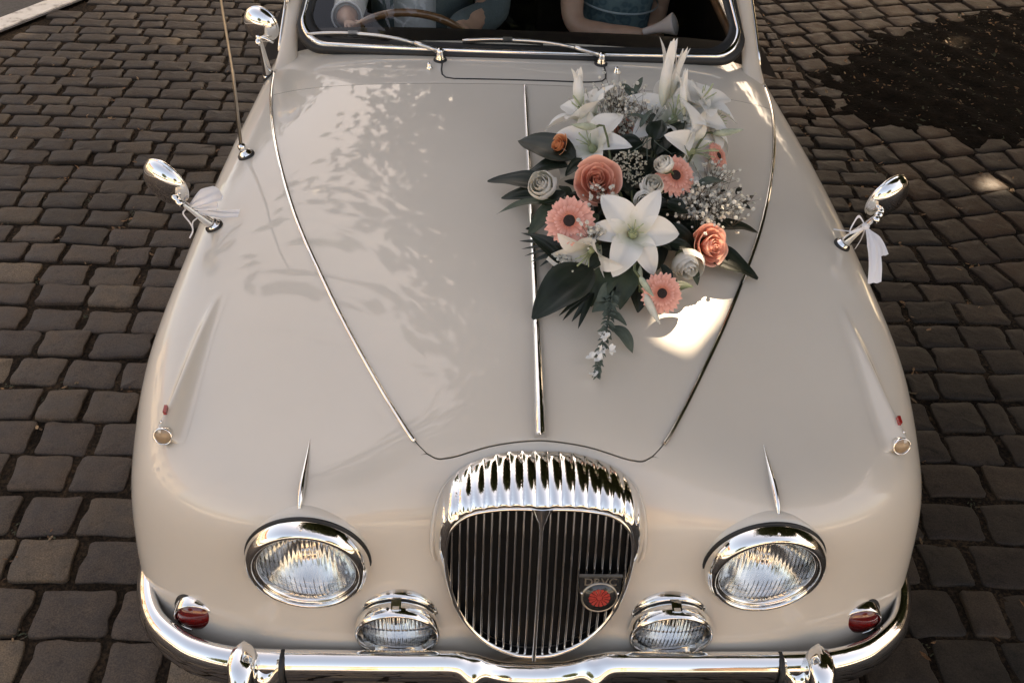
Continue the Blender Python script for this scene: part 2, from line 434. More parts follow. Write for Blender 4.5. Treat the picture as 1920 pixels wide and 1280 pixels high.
# --- sidelight fairings on the wing crests
for sg in (-1, 1):
    sa, ta = surf_at(sg * .704, .262, .80); sb, tb = surf_at(sg * .665, .60, .875)
    n, k = 66, 25
    u = np.concatenate([np.linspace(-.055, 0, 7)[:-1], np.linspace(0, 1, 60)]); sc = sa + (sb - sa) * u; tc = ta + (tb - ta) * u
    up_ = np.clip(u, 0, 1); nose = np.sqrt(np.clip(1 - (np.clip(-u, 0, 1) / .055) ** 2, 0, 1))
    hh = .035 * (1 - up_) ** 1.05 * nose; ww = .040 * (1 - .45 * up_)
    q = np.linspace(-1, 1, k)
    C = S(sc, tc); N = SNo(sc, tc); dS = (S(sc + 1e-3, tc) - S(sc - 1e-3, tc)) / 2e-3; ls = np.linalg.norm(dS, axis=1)
    ssg = sc[:, None] + q[None] * (ww / ls)[:, None]; ttg = np.repeat(tc[:, None], k, 1)
    P = S(ssg, ttg) + SNo(ssg, ttg) * (hh[:, None] * np.exp(-(q[None] / .46) ** 2 * 1.35) - hh[:, None] * math.exp(-1.35 / .46 ** 2) + .0004)[..., None]
    m = MB(); m.grid(P, flip=(sg < 0)); pod = m.build("sidelight_fairing", M['paint'], car)
    # front face: thin chrome ring and frosted lens
    ax = nrm([sg * .05, -1, .34]); c = C[6] + N[6] * .0160 + np.array([0, -.010, 0])
    m = MB(); m.lathe([(.0150, -.016), (.0178, -.010), (.0182, .000), (.0182, .003), (.0172, .0052), (.0155, .0045), (.0150, .002)], c, ax, 32); m.build("lamp_rim", M['chrome'], pod)
    m = MB(); m.lathe([(.0160, .002), (.012, .0040), (.006, .0050), (.001, .0052)], c, ax, 24, cap=True); m.build("lens", M['amber'], pod)
    m = MB(); p0 = S(np.array([sc[3]]), np.array([tc[3]]))[0]; 
    kk = 14; p0 = P[kk, k // 2]; m.box(p0 + np.array([0, 0, .004]), (.006, .016, .012), rot=(.2, 0, 0)); m.build("red_telltale", M['redtell'], pod, smooth=False)
    m = MB(); m.ball(P[9, k // 2], .003, 8, 6); m.build("screw", M['chrome'], pod)
# ------------------------------------------------------------------ headlamps
def ribbed_lens(c, ax, r, bulge, n_r=26, n_t=72, rib=.0016, pitch=.0085, up=(0, 0, 1), curve=0.0):
    """domed lamp glass: smooth front, vertical flutes on the back"""
    a = nrm(ax); ex = nrm(np.cross(a, up)); ey = np.cross(ex, a)
    out = MB()
    rr = np.linspace(0.02, 1, n_r); th = np.linspace(0, 2 * math.pi, n_t, endpoint=False)
    F = np.array([[c + a * bulge * (1 - q * q) + r * q * (math.cos(t) * ex + math.sin(t) * ey) for t in th] for q in rr])
    out.grid(F, close_u=True)
    return out.build
def lens_disc(name, c, ax, r, bulge, parent, mat, rib=.0024, pitch=.0085, up=(0, 0, 1), n=70):
    a = nrm(ax); ex = nrm(np.cross(a, up)); ey = np.cross(ex, a)
    m = MB()
    xs = np.linspace(-1, 1, n); ys = np.linspace(-1, 1, 36)
    def pt(u, v):   # square to disc
        return u * math.sqrt(1 - v * v / 2), v * math.sqrt(1 - u * u / 2)
    def surf(th, ribs):
        G = []
        for v in ys:
            row = []
            for u in xs:
                X, Y = pt(u, v); d = bulge * (1 - X * X - Y * Y) + th
                if ribs:
                    k = r * X / pitch
                    d += rib * abs(math.sin(math.pi * k)) * (1.0 if abs(Y) > .16 else .55)
                row.append(c + a * d + r * (X * ex + Y * ey))
            G.append(row)
        return np.array(G)
    A = surf(.0, False); B = surf(-.006, True)
    m.grid(A); m.grid(B, flip=True)
    # rim wall
    def border(G): return np.concatenate([G[0, :], G[1:, -1], G[-1, ::-1][1:], G[::-1, 0][1:-1]])
    bA, bB = border(A), border(B)
    m.grid(np.stack([bA, bB]), close_u=True)
    o = m.build(name, mat, parent)
    import bmesh
    bm = bmesh.new(); bm.from_mesh(o.data); bmesh.ops.remove_doubles(bm, verts=bm.verts, dist=1e-6); bmesh.ops.recalc_face_normals(bm, faces=bm.faces); bm.to_mesh(o.data); bm.free()
    return o

def bowl(name, c, ax, r, depth, parent, mat):
    m = MB(); pr = [(r * q, -depth * (1 - q * q) - .006) for q in np.linspace(1, .05, 14)]
    m.lathe(pr, c, ax, 48, cap=True); return m.build(name, mat, parent)

for sg in (-1, 1):
    lamp = empty("headlamp", (sg * .426, .05, .69), car)
    ax = nrm([sg * .03, -1, .0]); c = np.array([sg * .426, .049, .689])
    m = MB(); m.lathe([(.126, -.085), (.1205, -.060), (.1175, -.035), (.1162, -.0135), (.112, -.0125)], c, ax, 72); m.build("nacelle", M['paint'], lamp)
    m = MB(); m.lathe([(.108, -.0135), (.1165, -.0130), (.1172, -.0105), (.1160, -.0080), (.110, -.0075)], c, ax, 72); m.build("seal", M['rubber'], lamp)
    m = MB()
    prof = [(.1120, -.0078), (.1142, -.0075), (.1146, -.002), (.1135, .007), (.1105, .0155), (.1060, .0215), (.1010, .0240), (.0975, .0228), (.0962, .0190), (.0958, .0135), (.0950, .0120), (.0935, .0150), (.0915, .0160), (.0895, .0145), (.0888, .008), (.0885, .000)]
    m.lathe(prof, c, ax, 80); m.build("rim", M['chrome'], lamp)
    m = MB(); p = c + ax * .012 + np.array([0, 0, .112]); m.ball(p, .0032, 10, 7); m.build("rim_screw", M['chrome'], lamp)
    bowl("reflector", c + ax * .004, ax, .0885, .062, lamp, M['reflector'])
    m = MB(); m.tube([c - ax * .055, c - ax * .022], .015, 16); m.tube([c - ax * .022, c - ax * .016], [.0145, .006], 16); m.build("bulb_shield", M['chrome'], lamp)
    lens_disc("lens", c + ax * .004, ax, .0888, .013, lamp, M['lens'])
# ------------------------------------------------------------------ fog lamps
for sg in (-1, 1):
    lamp = empty("fog_lamp", (sg * .263, .03, .538), car)
    ax = nrm([0, -1, -.10]); c = np.array([sg * .263, .012, .539])
    m = MB(); m.lathe([(.070, -.075), (.0760, -.062), (.0800, -.044), (.0812, -.030), (.0795, -.0225), (.075, -.0215)], c, ax, 60); m.build("base_ring", M['chrome'], lamp)
    m = MB(); m.lathe([(.076, -.026), (.0745, -.018), (.0755, -.0125)], c, ax, 60); m.build("groove", M['rubber'], lamp)
    m = MB(); m.lathe([(.0740, -.0175), (.0785, -.0145), (.0815, -.006), (.0822, .003), (.0815, .011), (.0795, .0165), (.0770, .0180), (.0750, .0165), (.0738, .010), (.0722, .002)], c, ax, 72); m.build("rim", M['chrome'], lamp)
    m = MB(); m.box(c + np.array([0, -.002, .0815]), (.019, .022, .005), rot=(.1, 0, 0)); m.box(c + np.array([0, -.011, .0805]), (.012, .008, .008)); m.build("clip", M['chrome'], lamp, smooth=False)
    m = MB(); m.tube([c + np.array([0, -.004, -.079]), c + np.array([0, -.006, -.090])], [.0045, .0035], 10); m.build("drain_screw", M['chrome'], lamp)
    bowl("reflector", c + ax * .0, ax, .072, .055, lamp, M['reflector'])
    lens_disc("lens", c + ax * .001, ax, .0725, .010, lamp, M['lens'], rib=.0026, pitch=.0072)
    m = MB(); m.ball(c - ax * .022, .011, 12, 8); m.build("bulb", M['bulb'], lamp)
# ------------------------------------------------------------------ red round lamps low on the wings
for sg in (-1, 1):
    lamp = empty("indicator_lamp", (sg * .672, .12, .483), car)
    ax = nrm([sg * .04, -1, .0]); c = np.array([sg * .660, .080, .502])
    m = MB(); m.lathe([(.040, -.06), (.0475, -.02), (.0480, -.005), (.0465, -.001), (.043, .0)], c, ax, 48); m.build("rubber_gasket", M['rubber'], lamp)
    m = MB(); m.lathe([(.0448, -.003), (.0450, .006), (.0442, .015), (.0425, .0205), (.0405, .0225), (.0390, .0212), (.0382, .016)], c, ax, 48); m.build("rim", M['chrome'], lamp)
    m = MB(); m.lathe([(.0386, .0170), (.034, .0225), (.026, .0270), (.016, .0300), (.006, .0315), (.001, .0317)], c, ax, 40, cap=True); m.build("lens", M['red'], lamp)

# ------------------------------------------------------------------ grille
grille = empty("grille", (0, 0, .45), car)
GP0 = np.array([0, -.025, .41]); GU = nrm([0, .25, 1]); GN = np.cross([1, 0, 0], GU)      # GN points forward
def gpt(x, h, d=0.0): return GP0 + np.array([x, 0, 0]) + GU * h + GN * d
# half outlines (x, h) from top centre round to bottom centre
INN = np.array([(0, .4185), (.03, .4215), (.0815, .4190), (.130, .407), (.1598, .3795), (.1715, .34), (.170, .28), (.155, .21), (.128, .1525), (.088, .108), (.04, .082), (0, .0765)])
OUT_lo = [(.1935, .345), (.1875, .2675), (.1680, .1915), (.1310, .126), (.0745, .0805), (0, .0625)]
inner = spline(INN, 90); inner[0, 0] = inner[-1, 0] = 0
# back edge of the surround: on the body at the top, on the opening plane lower down
top3 = [(0, .181, .857), (.066, .179, .854), (.137, .160, .839), (.177, .131, .814), (.193, .099, .769), (.1965, .074, .712)]
lo3 = [tuple(gpt(x, h, -.035)) for x, h in OUT_lo[1:]]
outer = spline(np.array(top3 + lo3), 90)
inn3 = np.array([gpt(x, h, 0) for x, h in inner])
# surround: full ring, fluted over the top
nseg = 12
ring_o = np.concatenate([outer, (outer * np.array([-1, 1, 1]))[::-1][1:-1]])
ring_i = np.concatenate([inn3, (inn3 * np.array([-1, 1, 1]))[::-1][1:-1]])
nr = len(ring_o)
# resample the ring finely in x so that the flutes resolve
def resample(ring, n):
    R_ = np.vstack([ring, ring[:1]]); return R_
def dens(R_, k):
    R_ = np.vstack([R_, R_[:1]]); o = []
    for a, b in zip(R_[:-1], R_[1:]):
        for q in range(k): o.append(a + (b - a) * q / k)
    return np.array(o)
RO, RI = dens(ring_o, 5), dens(ring_i, 5)
zt = RI[:, 2]
flw = np.clip((RI[:, 2] - .742) / .02, 0, 1) * np.clip((RO[:, 2] - .755) / .03, 0, 1)   # fluted only over the top
G = []
FP = .0232                                                                             # pitch of the flutes
us = np.concatenate([np.linspace(0, .12, 5), np.linspace(.16, .90, 12), np.linspace(.93, 1, 4)])
for u in us:
    base = RO * (1 - u) + RI * u
    # convex bow forward and up
    bow = .040 * math.sin(math.pi * min(1, u * .5 + .0) ) * (1 - .72 * u) * 1.6
    thick = np.clip((RI[:, 2] - .62) / .15, 0.30, 1)
    dirv = nrm([0, -.55, .83])
    P = base + (dirv * bow)[None] * thick[:, None]
    # flute ridges
    xx = P[:, 0]
    ridge = np.abs(np.sin(math.pi * (xx / FP + .5))) ** .8
    env = min(1, u / .09)
    end = min(1, max(0, (1 - u) / .05)) ** .5
    P = P + (nrm([0, -.62, .78]) * .0048 * env * (.35 + .65 * end))[None] * ((ridge - .45) * flw)[:, None]
    G.append(P)
# rolled inner lip
lipP = RI + GN * .004; G.append(RI + GN * .005 - 0); G.append(np.array([p * 1.0 for p in RI]) - GN * .018)
m = MB(); m.grid(np.array(G), close_u=True, flip=False); sur = m.build("fluted_surround", M['chrome'], grille)
# bead round the opening and round the outside
m = MB(); loop = np.vstack([RI[::4], RI[:1]]) + GN * .004; m.tube(loop, .0042, 8, caps=False); m.build("opening_bead", M['chrome'], grille)
lowo = outer[22:]; loop = np.concatenate([lowo, (lowo * np.array([-1, 1, 1]))[::-1][1:]])
m = MB(); m.tube(loop + GN * .002, np.minimum(.0055, .0005 + .0055 * np.minimum(np.arange(len(loop)), np.arange(len(loop))[::-1]) / 14), 8, caps=False); m.build("outer_bead", M['paint'], grille)
# black backing
bk = [gpt(x * 1.03, h, -.022) for x, h in inner[::2]]; bk2 = [(-p[0], p[1], p[2]) for p in bk][::-1]
mesh_obj("backing", [tuple(p) for p in bk] + bk2, [tuple(range(len(bk) + len(bk2)))], M['black'], grille, smooth=False)
# vertical slats, each its own piece
def h_range(x):
    x = abs(x); up, lo = inner[:30], inner[30:]
    order = np.argsort(inner[:45, 0]); 
    j = inner[:, 0].argmax()
    ht = np.interp(x, inner[:j + 1, 0], inner[:j + 1, 1]); hb = np.interp(x, inner[j:, 0][::-1], inner[j:, 1][::-1])
    return hb, ht
slx = [(.0165 + .01445 * i) for i in range(11)]
for x in sorted([-q for q in slx] + slx):
    hb, ht = h_range(x)
    if ht - hb < .03: continue
    m = MB(); n = 14; hs = np.linspace(hb - .004, ht + .004, n)
    prof = [(-.0028, -.016), (-.0033, -.005), (-.0027, -.0018), (-.0015, .0006), (0, .0014), (.0015, .0006), (.0027, -.0018), (.0033, -.005), (.0028, -.016)]
    bowf = lambda h: .010 * math.sin(math.pi * np.clip((h - .07) / .35, 0, 1)) - .003
    P = np.array([[gpt(x + a, h, b + bowf(h)) for a, b in prof] for h in hs])
    m.grid(P); m.build("slat", M['chrome'], grille)
# central divider with its swept top
m = MB(); n = 24; hs = np.linspace(.073, .424, n); P = []
for h in hs:
    k = np.clip((h - .375) / .045, 0, 1) ** 2.2; w = .0052 + .020 * k
    f = .014 + .010 * math.sin(math.pi * np.clip((h - .07) / .35, 0, 1))
    P.append([gpt(-w, h, f - .016), gpt(-w * .75, h, f - .004), gpt(-.0018, h, f), gpt(.0018, h, f), gpt(w * .75, h, f - .004), gpt(w, h, f - .016)])
m.grid(np.array(P)); m.build("centre_bar", M['chrome'], grille)

# badge: black shield plate with round red emblem
bd = empty("badge", tuple(gpt(.1147, .243, .02)), grille)
def text_mesh(body, size, mat, name, parent, M4, extrude=.0006):
    cu = bpy.data.curves.new(name, 'FONT'); cu.body = body; cu.size = size; cu.align_x = 'CENTER'; cu.align_y = 'CENTER'; cu.extrude = extrude; cu.resolution_u = 3
    ob = bpy.data.objects.new(name, cu); COL.objects.link(ob)
    dg = bpy.context.evaluated_depsgraph_get(); me = bpy.data.meshes.new_from_object(ob.evaluated_get(dg))
    bpy.data.objects.remove(ob); me.transform(M4); me.materials.clear(); me.materials.append(mat); me.name = name
    o = bpy.data.objects.new(name, me); COL.objects.link(o); PW[o.name] = Vector((0, 0, 0)); adopt(o, parent); return o
BC = gpt(.1147, .243, .016); BX = np.array([1.0, 0, 0])
def bpt(x, y, d): return BC + BX * x + GU * y + GN * d
BM4 = Matrix(((BX[0], GU[0], GN[0], 0), (BX[1], GU[1], GN[1], 0), (BX[2], GU[2], GN[2], 0), (0, 0, 0, 1)))
def at4(x, y, d):
    k = BM4.copy(); p = bpt(x, y, d); k.translation = Vector(p); return k
M['badge_dark'] = simple("badge_enamel_black", (.02, .02, .02), .25, Coat_Weight=.7)
M['badge_red'] = simple("badge_enamel_red", (.42, .045, .035), .3, Coat_Weight=.7)
M['badge_grey'] = simple("badge_metal", (.42, .40, .37), .35, 1.0)
m = MB(); pl = [(-.0385, .040), (.0385, .040), (.0385, .006), (.030, -.012), (-.030, -.012), (-.0385, .006)]
m.add([bpt(x, y, .0) for x, y in pl] + [bpt(x, y, .004) for x, y in pl], [tuple(range(6))[::-1], tuple(range(6, 12))] + [(i, (i + 1) % 6, 6 + (i + 1) % 6, 6 + i) for i in range(6)])
m.build("shield", M['badge_dark'], grille, smooth=False)
m = MB(); m.box(bpt(0, .041, .002), (.080, .006, .0035)); m.build("shield_bar", M['badge_grey'], grille, smooth=False)
m = MB(); m.lathe([(.034, .0), (.0345, .006), (.033, .0075), (.031, .0065)], BC + GU * -.006, GN, 40); m.build("emblem_rim", M['badge_grey'], grille)
m = MB(); m.lathe([(.0335, .003), (.0325, .0062), (.001, .0064)], BC + GU * -.006, GN, 40, cap=True); m.build("emblem_field", M['badge_dark'], grille)
m = MB()
for k in range(14):
    a = k * math.pi / 7; d = np.array([math.cos(a), math.sin(a)]); e = np.array([-d[1], d[0]])
    q = [d * .006 - e * .0011, d * .0195 - e * .0036, d * .0205, d * .0195 + e * .0036, d * .006 + e * .0011]
    m.add([bpt(x, y - .006, .0075) for x, y in q], [(0, 1, 2, 3, 4)])
m.lathe([(.0055, .0064), (.005, .008), (.001, .0082)], BC + GU * -.006, GN, 16, cap=True)
m.build("emblem_wheel", M['badge_red'], grille, smooth=False)
text_mesh("DRVC", .0235, M['badge_grey'], "badge_letters", grille, at4(0, .0285, .0045))
for x in (-.0335, .0335):
    m = MB(); m.ball(bpt(x, .003, .005), .0028, 8, 6); m.build("badge_bolt", M['chrome'], grille)
bpy.data.objects.remove(bd)

# ------------------------------------------------------------------ bumper
bumper = empty("bumper", (0, -.03, .40), car)
path = [(0, -.030, .404), (.045, -.030, .407), (.08, -.032, .420), (.118, -.034, .444), (.16, -.034, .450), (.22, -.034, .450), (.30, -.034, .450), (.40, -.033, .450), (.50, -.032, .450), (.578, -.026, .449), (.640, -.010, .447), (.690, .014, .445), (.752, .066, .443), (.787, .135, .442), (.804, .225, .442), (.808, .32, .442), (.806, .45, .442)]
hp = spline(np.array(path), 150) + np.array([0, 0, .010])
pp = np.concatenate([(hp * np.array([-1, 1, 1]))[::-1][:-1], hp])
T = np.gradient(pp, axis=0); T[:, 2] = 0; T /= np.linalg.norm(T, axis=1)[:, None]
OUTW = np.stack([T[:, 1], -T[:, 0], 0 * T[:, 0]], 1)                         # outward
prof = [(-.026, -.040), (-.018, -.050), (-.008, -.0525), (.002, -.048), (.010, -.036), (.0145, -.018), (.0155, .0), (.0145, .016), (.010, .030), (.002, .040), (-.007, .0460), (-.013, .0475), (-.019, .0470), (-.024, .0440), (-.027, .038), (-.028, .028)]
xa = np.abs(pp[:, 0])
hs = 1 - .0 * xa
fold = np.exp(-((xa - .118) / .020) ** 2) * (np.abs(pp[:, 1]) < .05)
P = np.array([pp + OUTW * (a + .010 * fold * (b < .02))[:, None] + np.array([0, 0, 1.0])[None] * (b * (1 - (.72 if b < 0 else .12) * np.exp(-((xa - .122) / .017) ** 2) * (pp[:, 1] < .0)))[:, None] for a, b in prof]).transpose(1, 0, 2)
m = MB(); m.grid(P); m.build("bumper_blade", M['chrome'], bumper)
# overriders: upright horns with a swept saddle
for sg in (-1, 1):
    xo = sg * .552
    m = MB(); n, k = 26, 20
    zs = np.linspace(-.10, .066, n); P = []
    for z in zs:
        u = (z + .10) / .166
        dep = .078 * (math.sin(math.pi * min(1, .12 + u * .86)) ** .55)
        wd = .034 * (1 - .22 * u) * (1 if u < .9 else math.sqrt(max(0.02, 1 - ((u - .9) / .1) ** 2)))
        yb = -.035
        ring = []
        for q in np.linspace(0, 2 * math.pi, k, endpoint=False):
            cx, cy = math.cos(q), math.sin(q)
            ring.append((xo + wd * np.sign(cx) * abs(cx) ** .8, yb - (dep * max(0, cy) ** .9) + .03 * max(0, -cy), .46 + z))
        P.append(ring)
    m.grid(np.array(P), close_u=True, flip=True)
    m.f.append(tuple(range((n - 1) * k, n * k))[::-1]); m.m.append(0)
    ov = m.build("overrider", M['chrome'], bumper)
    # inner saddle and rubber strip
    m = MB(); xs = np.linspace(.0, 1, 20); P = []
    for u in xs:
        x = xo - sg * (.018 + .050 * u); zc = .018 * (1 - math.sin(math.pi * u) * 1.15) + (.012 * u); zz = .060 - .022 * math.sin(math.pi * min(1, .10 + u * .90))
        P.append([(x, -.004, .45 + zz - .012), (x, -.030, .45 + zz), (x, -.062 + .012 * u, .45 + zz - .018), (x, -.066 + .012 * u, .45 - .02), (x, -.060 + .012 * u, .45 - .058)])
    m.grid(np.array(P), flip=(sg < 0)); m.build("saddle", M['chrome'], ov)
    m = MB(); x = xo - sg * .072
    m.tube([(x, -.012, .503), (x, -.030, .505), (x, -.050, .492), (x, -.056, .46), (x, -.050, .410)], .0055, 8); m.build("rubber_strip", M['rubber'], ov)
# body-coloured apron down behind the bumper
se = np.linspace(-.93, .93, 120); E0 = S(se, np.ones(120)); m = MB()
m.grid(np.stack([E0, E0 + [0, .010, -.03], E0 + [0, .03, -.075], E0 + [0, .06, -.12]])); m.build("apron", M['paint'], car)
# ------------------------------------------------------------------ windscreen
WC = np.array([0, 1.534, 1.027]); WU = nrm([0, .78, .626]); WH = .58
def wpt(x, h, d=0.0):
    wn_ = np.cross([1, 0, 0], WU); return WC + np.array([x, 0, 0]) + WU * h + wn_ * d + np.array([0, .045 * (x / .62) ** 2, -.012 * (x / .62) ** 2 * (1 - h / WH)])
def ws_outline(inset=0.0, n=14):
    hw = lambda h: (.628 - .085 * h / WH) - inset
    r = .075; P = []
    h0, h1 = inset, WH - inset
    for (cx, cy, a0) in ((hw(0) - r, h0 + r, -90), (hw(WH) - r, h1 - r, 0), (-(hw(WH) - r), h1 - r, 90), (-(hw(0) - r), h0 + r, 180)):
        for q in np.linspace(0, 90, n):
            a = math.radians(a0 + q); P.append((cx + r * math.cos(a), cy + r * math.sin(a)))
    return P
def dens2(P, k=6):
    P = np.array(P + P[:1]); o = []
    for a, b in zip(P[:-1], P[1:]):
        kk = k * 4 if np.linalg.norm(b - a) > .1 else 1
        for q in range(kk): o.append(a + (b - a) * q / kk)
    return np.array(o)
screen = empty("windscreen", tuple(WC), car)
ol = dens2(ws_outline(.030))
ctr = np.array([0, WH / 2])
m = MB(); m.grid(np.array([[wpt(*(ctr + (p - ctr) * k)) for p in ol] for k in np.linspace(1, .02, 12)]), close_u=True, flip=True); m.build("glass", M['glass'], screen)
def band(name, i0, i1, prof, mat, parent):
    a, b = dens2(ws_outline(i0)), dens2(ws_outline(i1))
    G = [[wpt(*(p + (q - p) * u), d) for p, q in zip(a, b)] for u, d in prof]
    m = MB(); m.grid(np.array(G), close_u=True); return m.build(name, mat, parent)
band("rubber_seal", -.010, .034, [(0, -.012), (.0, .004), (.15, .008), (.5, .010), (.8, .009), (1, .004), (1, -.004)], M['rubber'], screen)
band("chrome_moulding", .002, .017, [(0, .006), (.05, .0105), (.3, .0145), (.6, .0145), (.95, .0105), (1, .006)], M['chrome'], screen)

# ------------------------------------------------------------------ roof, pillars, doors, tail
for sg in (-1, 1):
    m = MB(); a = np.array([sg * .668, 1.572, .962]); b = np.array([sg * .575, 2.06, 1.405]); n = 20; P = []
    for u in np.linspace(0, 1, n):
        c = a + (b - a) * u + np.array([sg * .012 * math.sin(math.pi * u), 0, 0]); fl = .010 * (1 - min(1, u / .2)) ** 2
        w, d = .022 + fl, .030 + fl
        P.append([c + np.array([w * np.sign(math.cos(q)) * abs(math.cos(q)) ** .7, .8 * d * math.sin(q), -.6 * d * math.sin(q) * 0 + .0]) for q in np.linspace(0, 2 * math.pi, 20, endpoint=False)])
    m.grid(np.array(P), close_u=True, flip=False); pil = m.build("windscreen_pillar", M['paint'], car)
    m = MB(); m.tube([a + (b - a) * u + np.array([sg * (.026 + .012 * math.sin(math.pi * u)), .006, 0]) for u in np.linspace(.06, 1, 14)], .0052, 8); m.build("drip_rail", M['chrome'], pil)
# roof
xs = np.linspace(-1, 1, 25); ys = [1.985, 2.02, 2.06, 2.15, 2.4, 2.75, 3.1, 3.35, 3.55, 3.75, 3.9]; zs = [1.368, 1.392, 1.408, 1.425, 1.455, 1.46, 1.44, 1.40, 1.31, 1.17, 1.03]; ws = [.555, .57, .575, .585, .60, .61, .60, .59, .58, .57, .56]
P = [[(x * w, y, z - .07 * abs(x) ** 3.2) for x in xs] for y, z, w in zip(ys, zs, ws)]
m = MB(); m.grid(np.array(P)); m.build("roof", M['paint'], car)
m = MB(); m.grid(np.array(P) * np.array([.985, 1, 1]) - np.array([0, 0, .03]), flip=True); m.build("headlining", simple("headlining_cloth", (.16, .13, .10), .95), car)
# body sides behind the wings
side_prof = S(np.linspace(.72, 1, 22), np.zeros(22))
for sg in (-1, 1):
    P = []
    for y, k, dz in ((1.95, 1.0, 0), (2.3, 1.03, 0), (2.8, 1.055, 0), (3.3, 1.05, 0), (3.8, 1.0, -.01), (4.2, .92, -.03), (4.42, .80, -.08), (4.5, .62, -.14)):
        q = side_prof.copy(); q[:, 0] = q[:, 0] * k * sg; q[:, 1] = y; q[:, 2] += dz; P.append(q)
    m = MB(); m.grid(np.array(P), flip=(sg < 0)); m.build("body_side", M['paint'], car)
    # rear pillar and side glass
    m = MB(); m.grid(np.array([[(sg * .70, 3.25, .965), (sg * .70, 3.95, .965)], [(sg * .605, 3.10, 1.37), (sg * .57, 3.62, 1.22)]]), flip=sg > 0); m.build("rear_pillar", M['paint'], car)
    m = MB(); m.tube([(sg * .695, 2.72, .96), (sg * .60, 2.74, 1.39)], .025, 8); m.build("door_pillar", M['paint'], car)
P = [[(x * .70, y, z) for x in np.linspace(-1, 1, 9)] for y, z in ((3.8, .985), (4.0, .975), (4.2, .94), (4.4, .86), (4.5, .7), (4.52, .4))]
m = MB(); m.grid(np.array(P)); m.build("boot_lid", M['paint'], car)
m = MB(); m.grid(np.array([[(-.74, 1.5, .28), (.74, 1.5, .28)], [(-.74, 4.4, .28), (.74, 4.4, .28)]])); m.grid(np.array([[(-.72, 1.50, .28), (.72, 1.50, .28)], [(-.72, 1.50, .94), (.72, 1.50, .94)]])); m.build("floor_pan", M['carpet'], car, smooth=False)
for sg in (-1, 1):
    m = MB(); m.grid(np.array([[(sg * .70, y, z) for y in np.linspace(1.62, 3.9, 8)] for z in (.3, .6, .962)]), flip=sg > 0); m.grid(np.array([[(sg * .70, y, .962) for y in np.linspace(1.62, 3.9, 8)], [(sg * .755, y, .945) for y in np.linspace(1.62, 3.9, 8)]]), flip=sg > 0); m.build("door_trim", M['leather'], car)
    m = MB(); m.tube([(sg * .685, y, .945) for y in np.linspace(1.72, 2.7, 6)], .022, 8); m.build("door_capping", M['walnut'], car)
    # wheels
    for y in (.88, 3.6):
        wh = empty("wheel", (sg * .66, y, .33), car)
        m = MB(); m.lathe([(.19, -.09), (.30, -.085), (.325, -.06), (.33, 0), (.325, .06), (.30, .085), (.19, .09)], (sg * .66, y, .33), (sg, 0, 0), 40); m.build("tyre", M['tyre'], wh)
        m = MB(); m.lathe([(.20, .05), (.195, .075), (.17, .07), (.14, .06), (.10, .085), (.04, .10), (.001, .102)], (sg * .66, y, .33), (sg, 0, 0), 32, cap=True); m.build("hub_cap", M['chrome'], wh)

# ------------------------------------------------------------------ dashboard, steering wheel, seats
dash = empty("dashboard", (0, 1.8, .9), car)
P = []
for y, z in ((1.53, .970), (1.585, .995), (1.70, .998), (1.80, .984), (1.86, .968), (1.885, .948), (1.88, .925)):
    P.append([(x, y + .03 * (x / .68) ** 2, z - .03 * (abs(x) / .68) ** 3) for x in np.linspace(-.685, .685, 20)])
m = MB(); m.grid(np.array(P)); m.build("top_roll", M['leather'], dash)
P = [[(x, y, z) for x in np.linspace(-.69, .69, 12)] for y, z in ((1.88, .930), (1.875, .80), (1.86, .66))]
m = MB(); m.grid(np.array(P)); m.build("veneer_face", M['walnut'], dash)
sw = empty("steering_wheel", (-.345, 2.03, .80), car)
SA = nrm([0, .85, .5]); SUp = nrm([0, -.5, .85]); SC = np.array([-.345, 2.035, .803]); SR = .213
def swp(a, r, d=0.0): return SC + r * (math.cos(a) * np.array([1, 0, 0]) + math.sin(a) * SUp) + SA * d
m = MB(); P = []
for a in np.linspace(0, 2 * math.pi, 72, endpoint=False):
    rd = swp(a, 1) - SC
    P.append([swp(a, SR) + .0125 * math.cos(q) * rd + .0125 * math.sin(q) * SA for q in np.linspace(0, 2 * math.pi, 12, endpoint=False)])
m.grid(np.array(P), close_u=True, close_v=True); m.build("rim", M['walnut'], sw)
for a in (math.radians(0), math.radians(180), math.radians(270)):
    m = MB(); m.tube([swp(a, .03, -.03), swp(a, .12, -.02), swp(a, SR - .008, 0)], [.012, .009, .007], 8); m.build("spoke", M['badge_dark'], sw)
m = MB(); m.lathe([(.05, -.05), (.05, -.02), (.035, -.008), (.001, -.004)], SC, SA, 24, cap=True); m.build("horn_boss", M['badge_dark'], sw)
m = MB(); m.tube([SC - SA * .05, SC - SA * .4], .022, 10); m.build("column", M['black'], sw)
for x in (-.35, .36):
    seat = empty("front_seat", (x, 2.5, .3), car)
    m = MB(); P = [[(x + .25 * u, y, z - .03 * abs(u) ** 3) for u in np.linspace(-1, 1, 9)] for y, z in ((2.02, .40), (2.03, .50), (2.10, .535), (2.35, .525), (2.62, .49), (2.64, .40))]
    m.grid(np.array(P)); m.build("cushion", M['leather'], seat)
    m = MB(); P = [[(x + .26 * u, y + .06 * u * u * -1, z) for u in np.linspace(-1, 1, 11)] for y, z in ((2.60, .46), (2.655, .70), (2.71, .95), (2.745, 1.08), (2.78, 1.10), (2.81, 1.07), (2.80, .7), (2.76, .4))]
    m.grid(np.array(P)); m.build("backrest", M['leather'], seat)
m = MB(); P = [[(x, y, z) for x in np.linspace(-.68, .68, 9)] for y, z in ((3.25, .35), (3.22, .50), (3.30, .53), (3.65, .48), (3.75, .9), (3.85, 1.0), (3.92, .98))]
m.grid(np.array(P)); m.build("rear_bench", M['leather'], car)

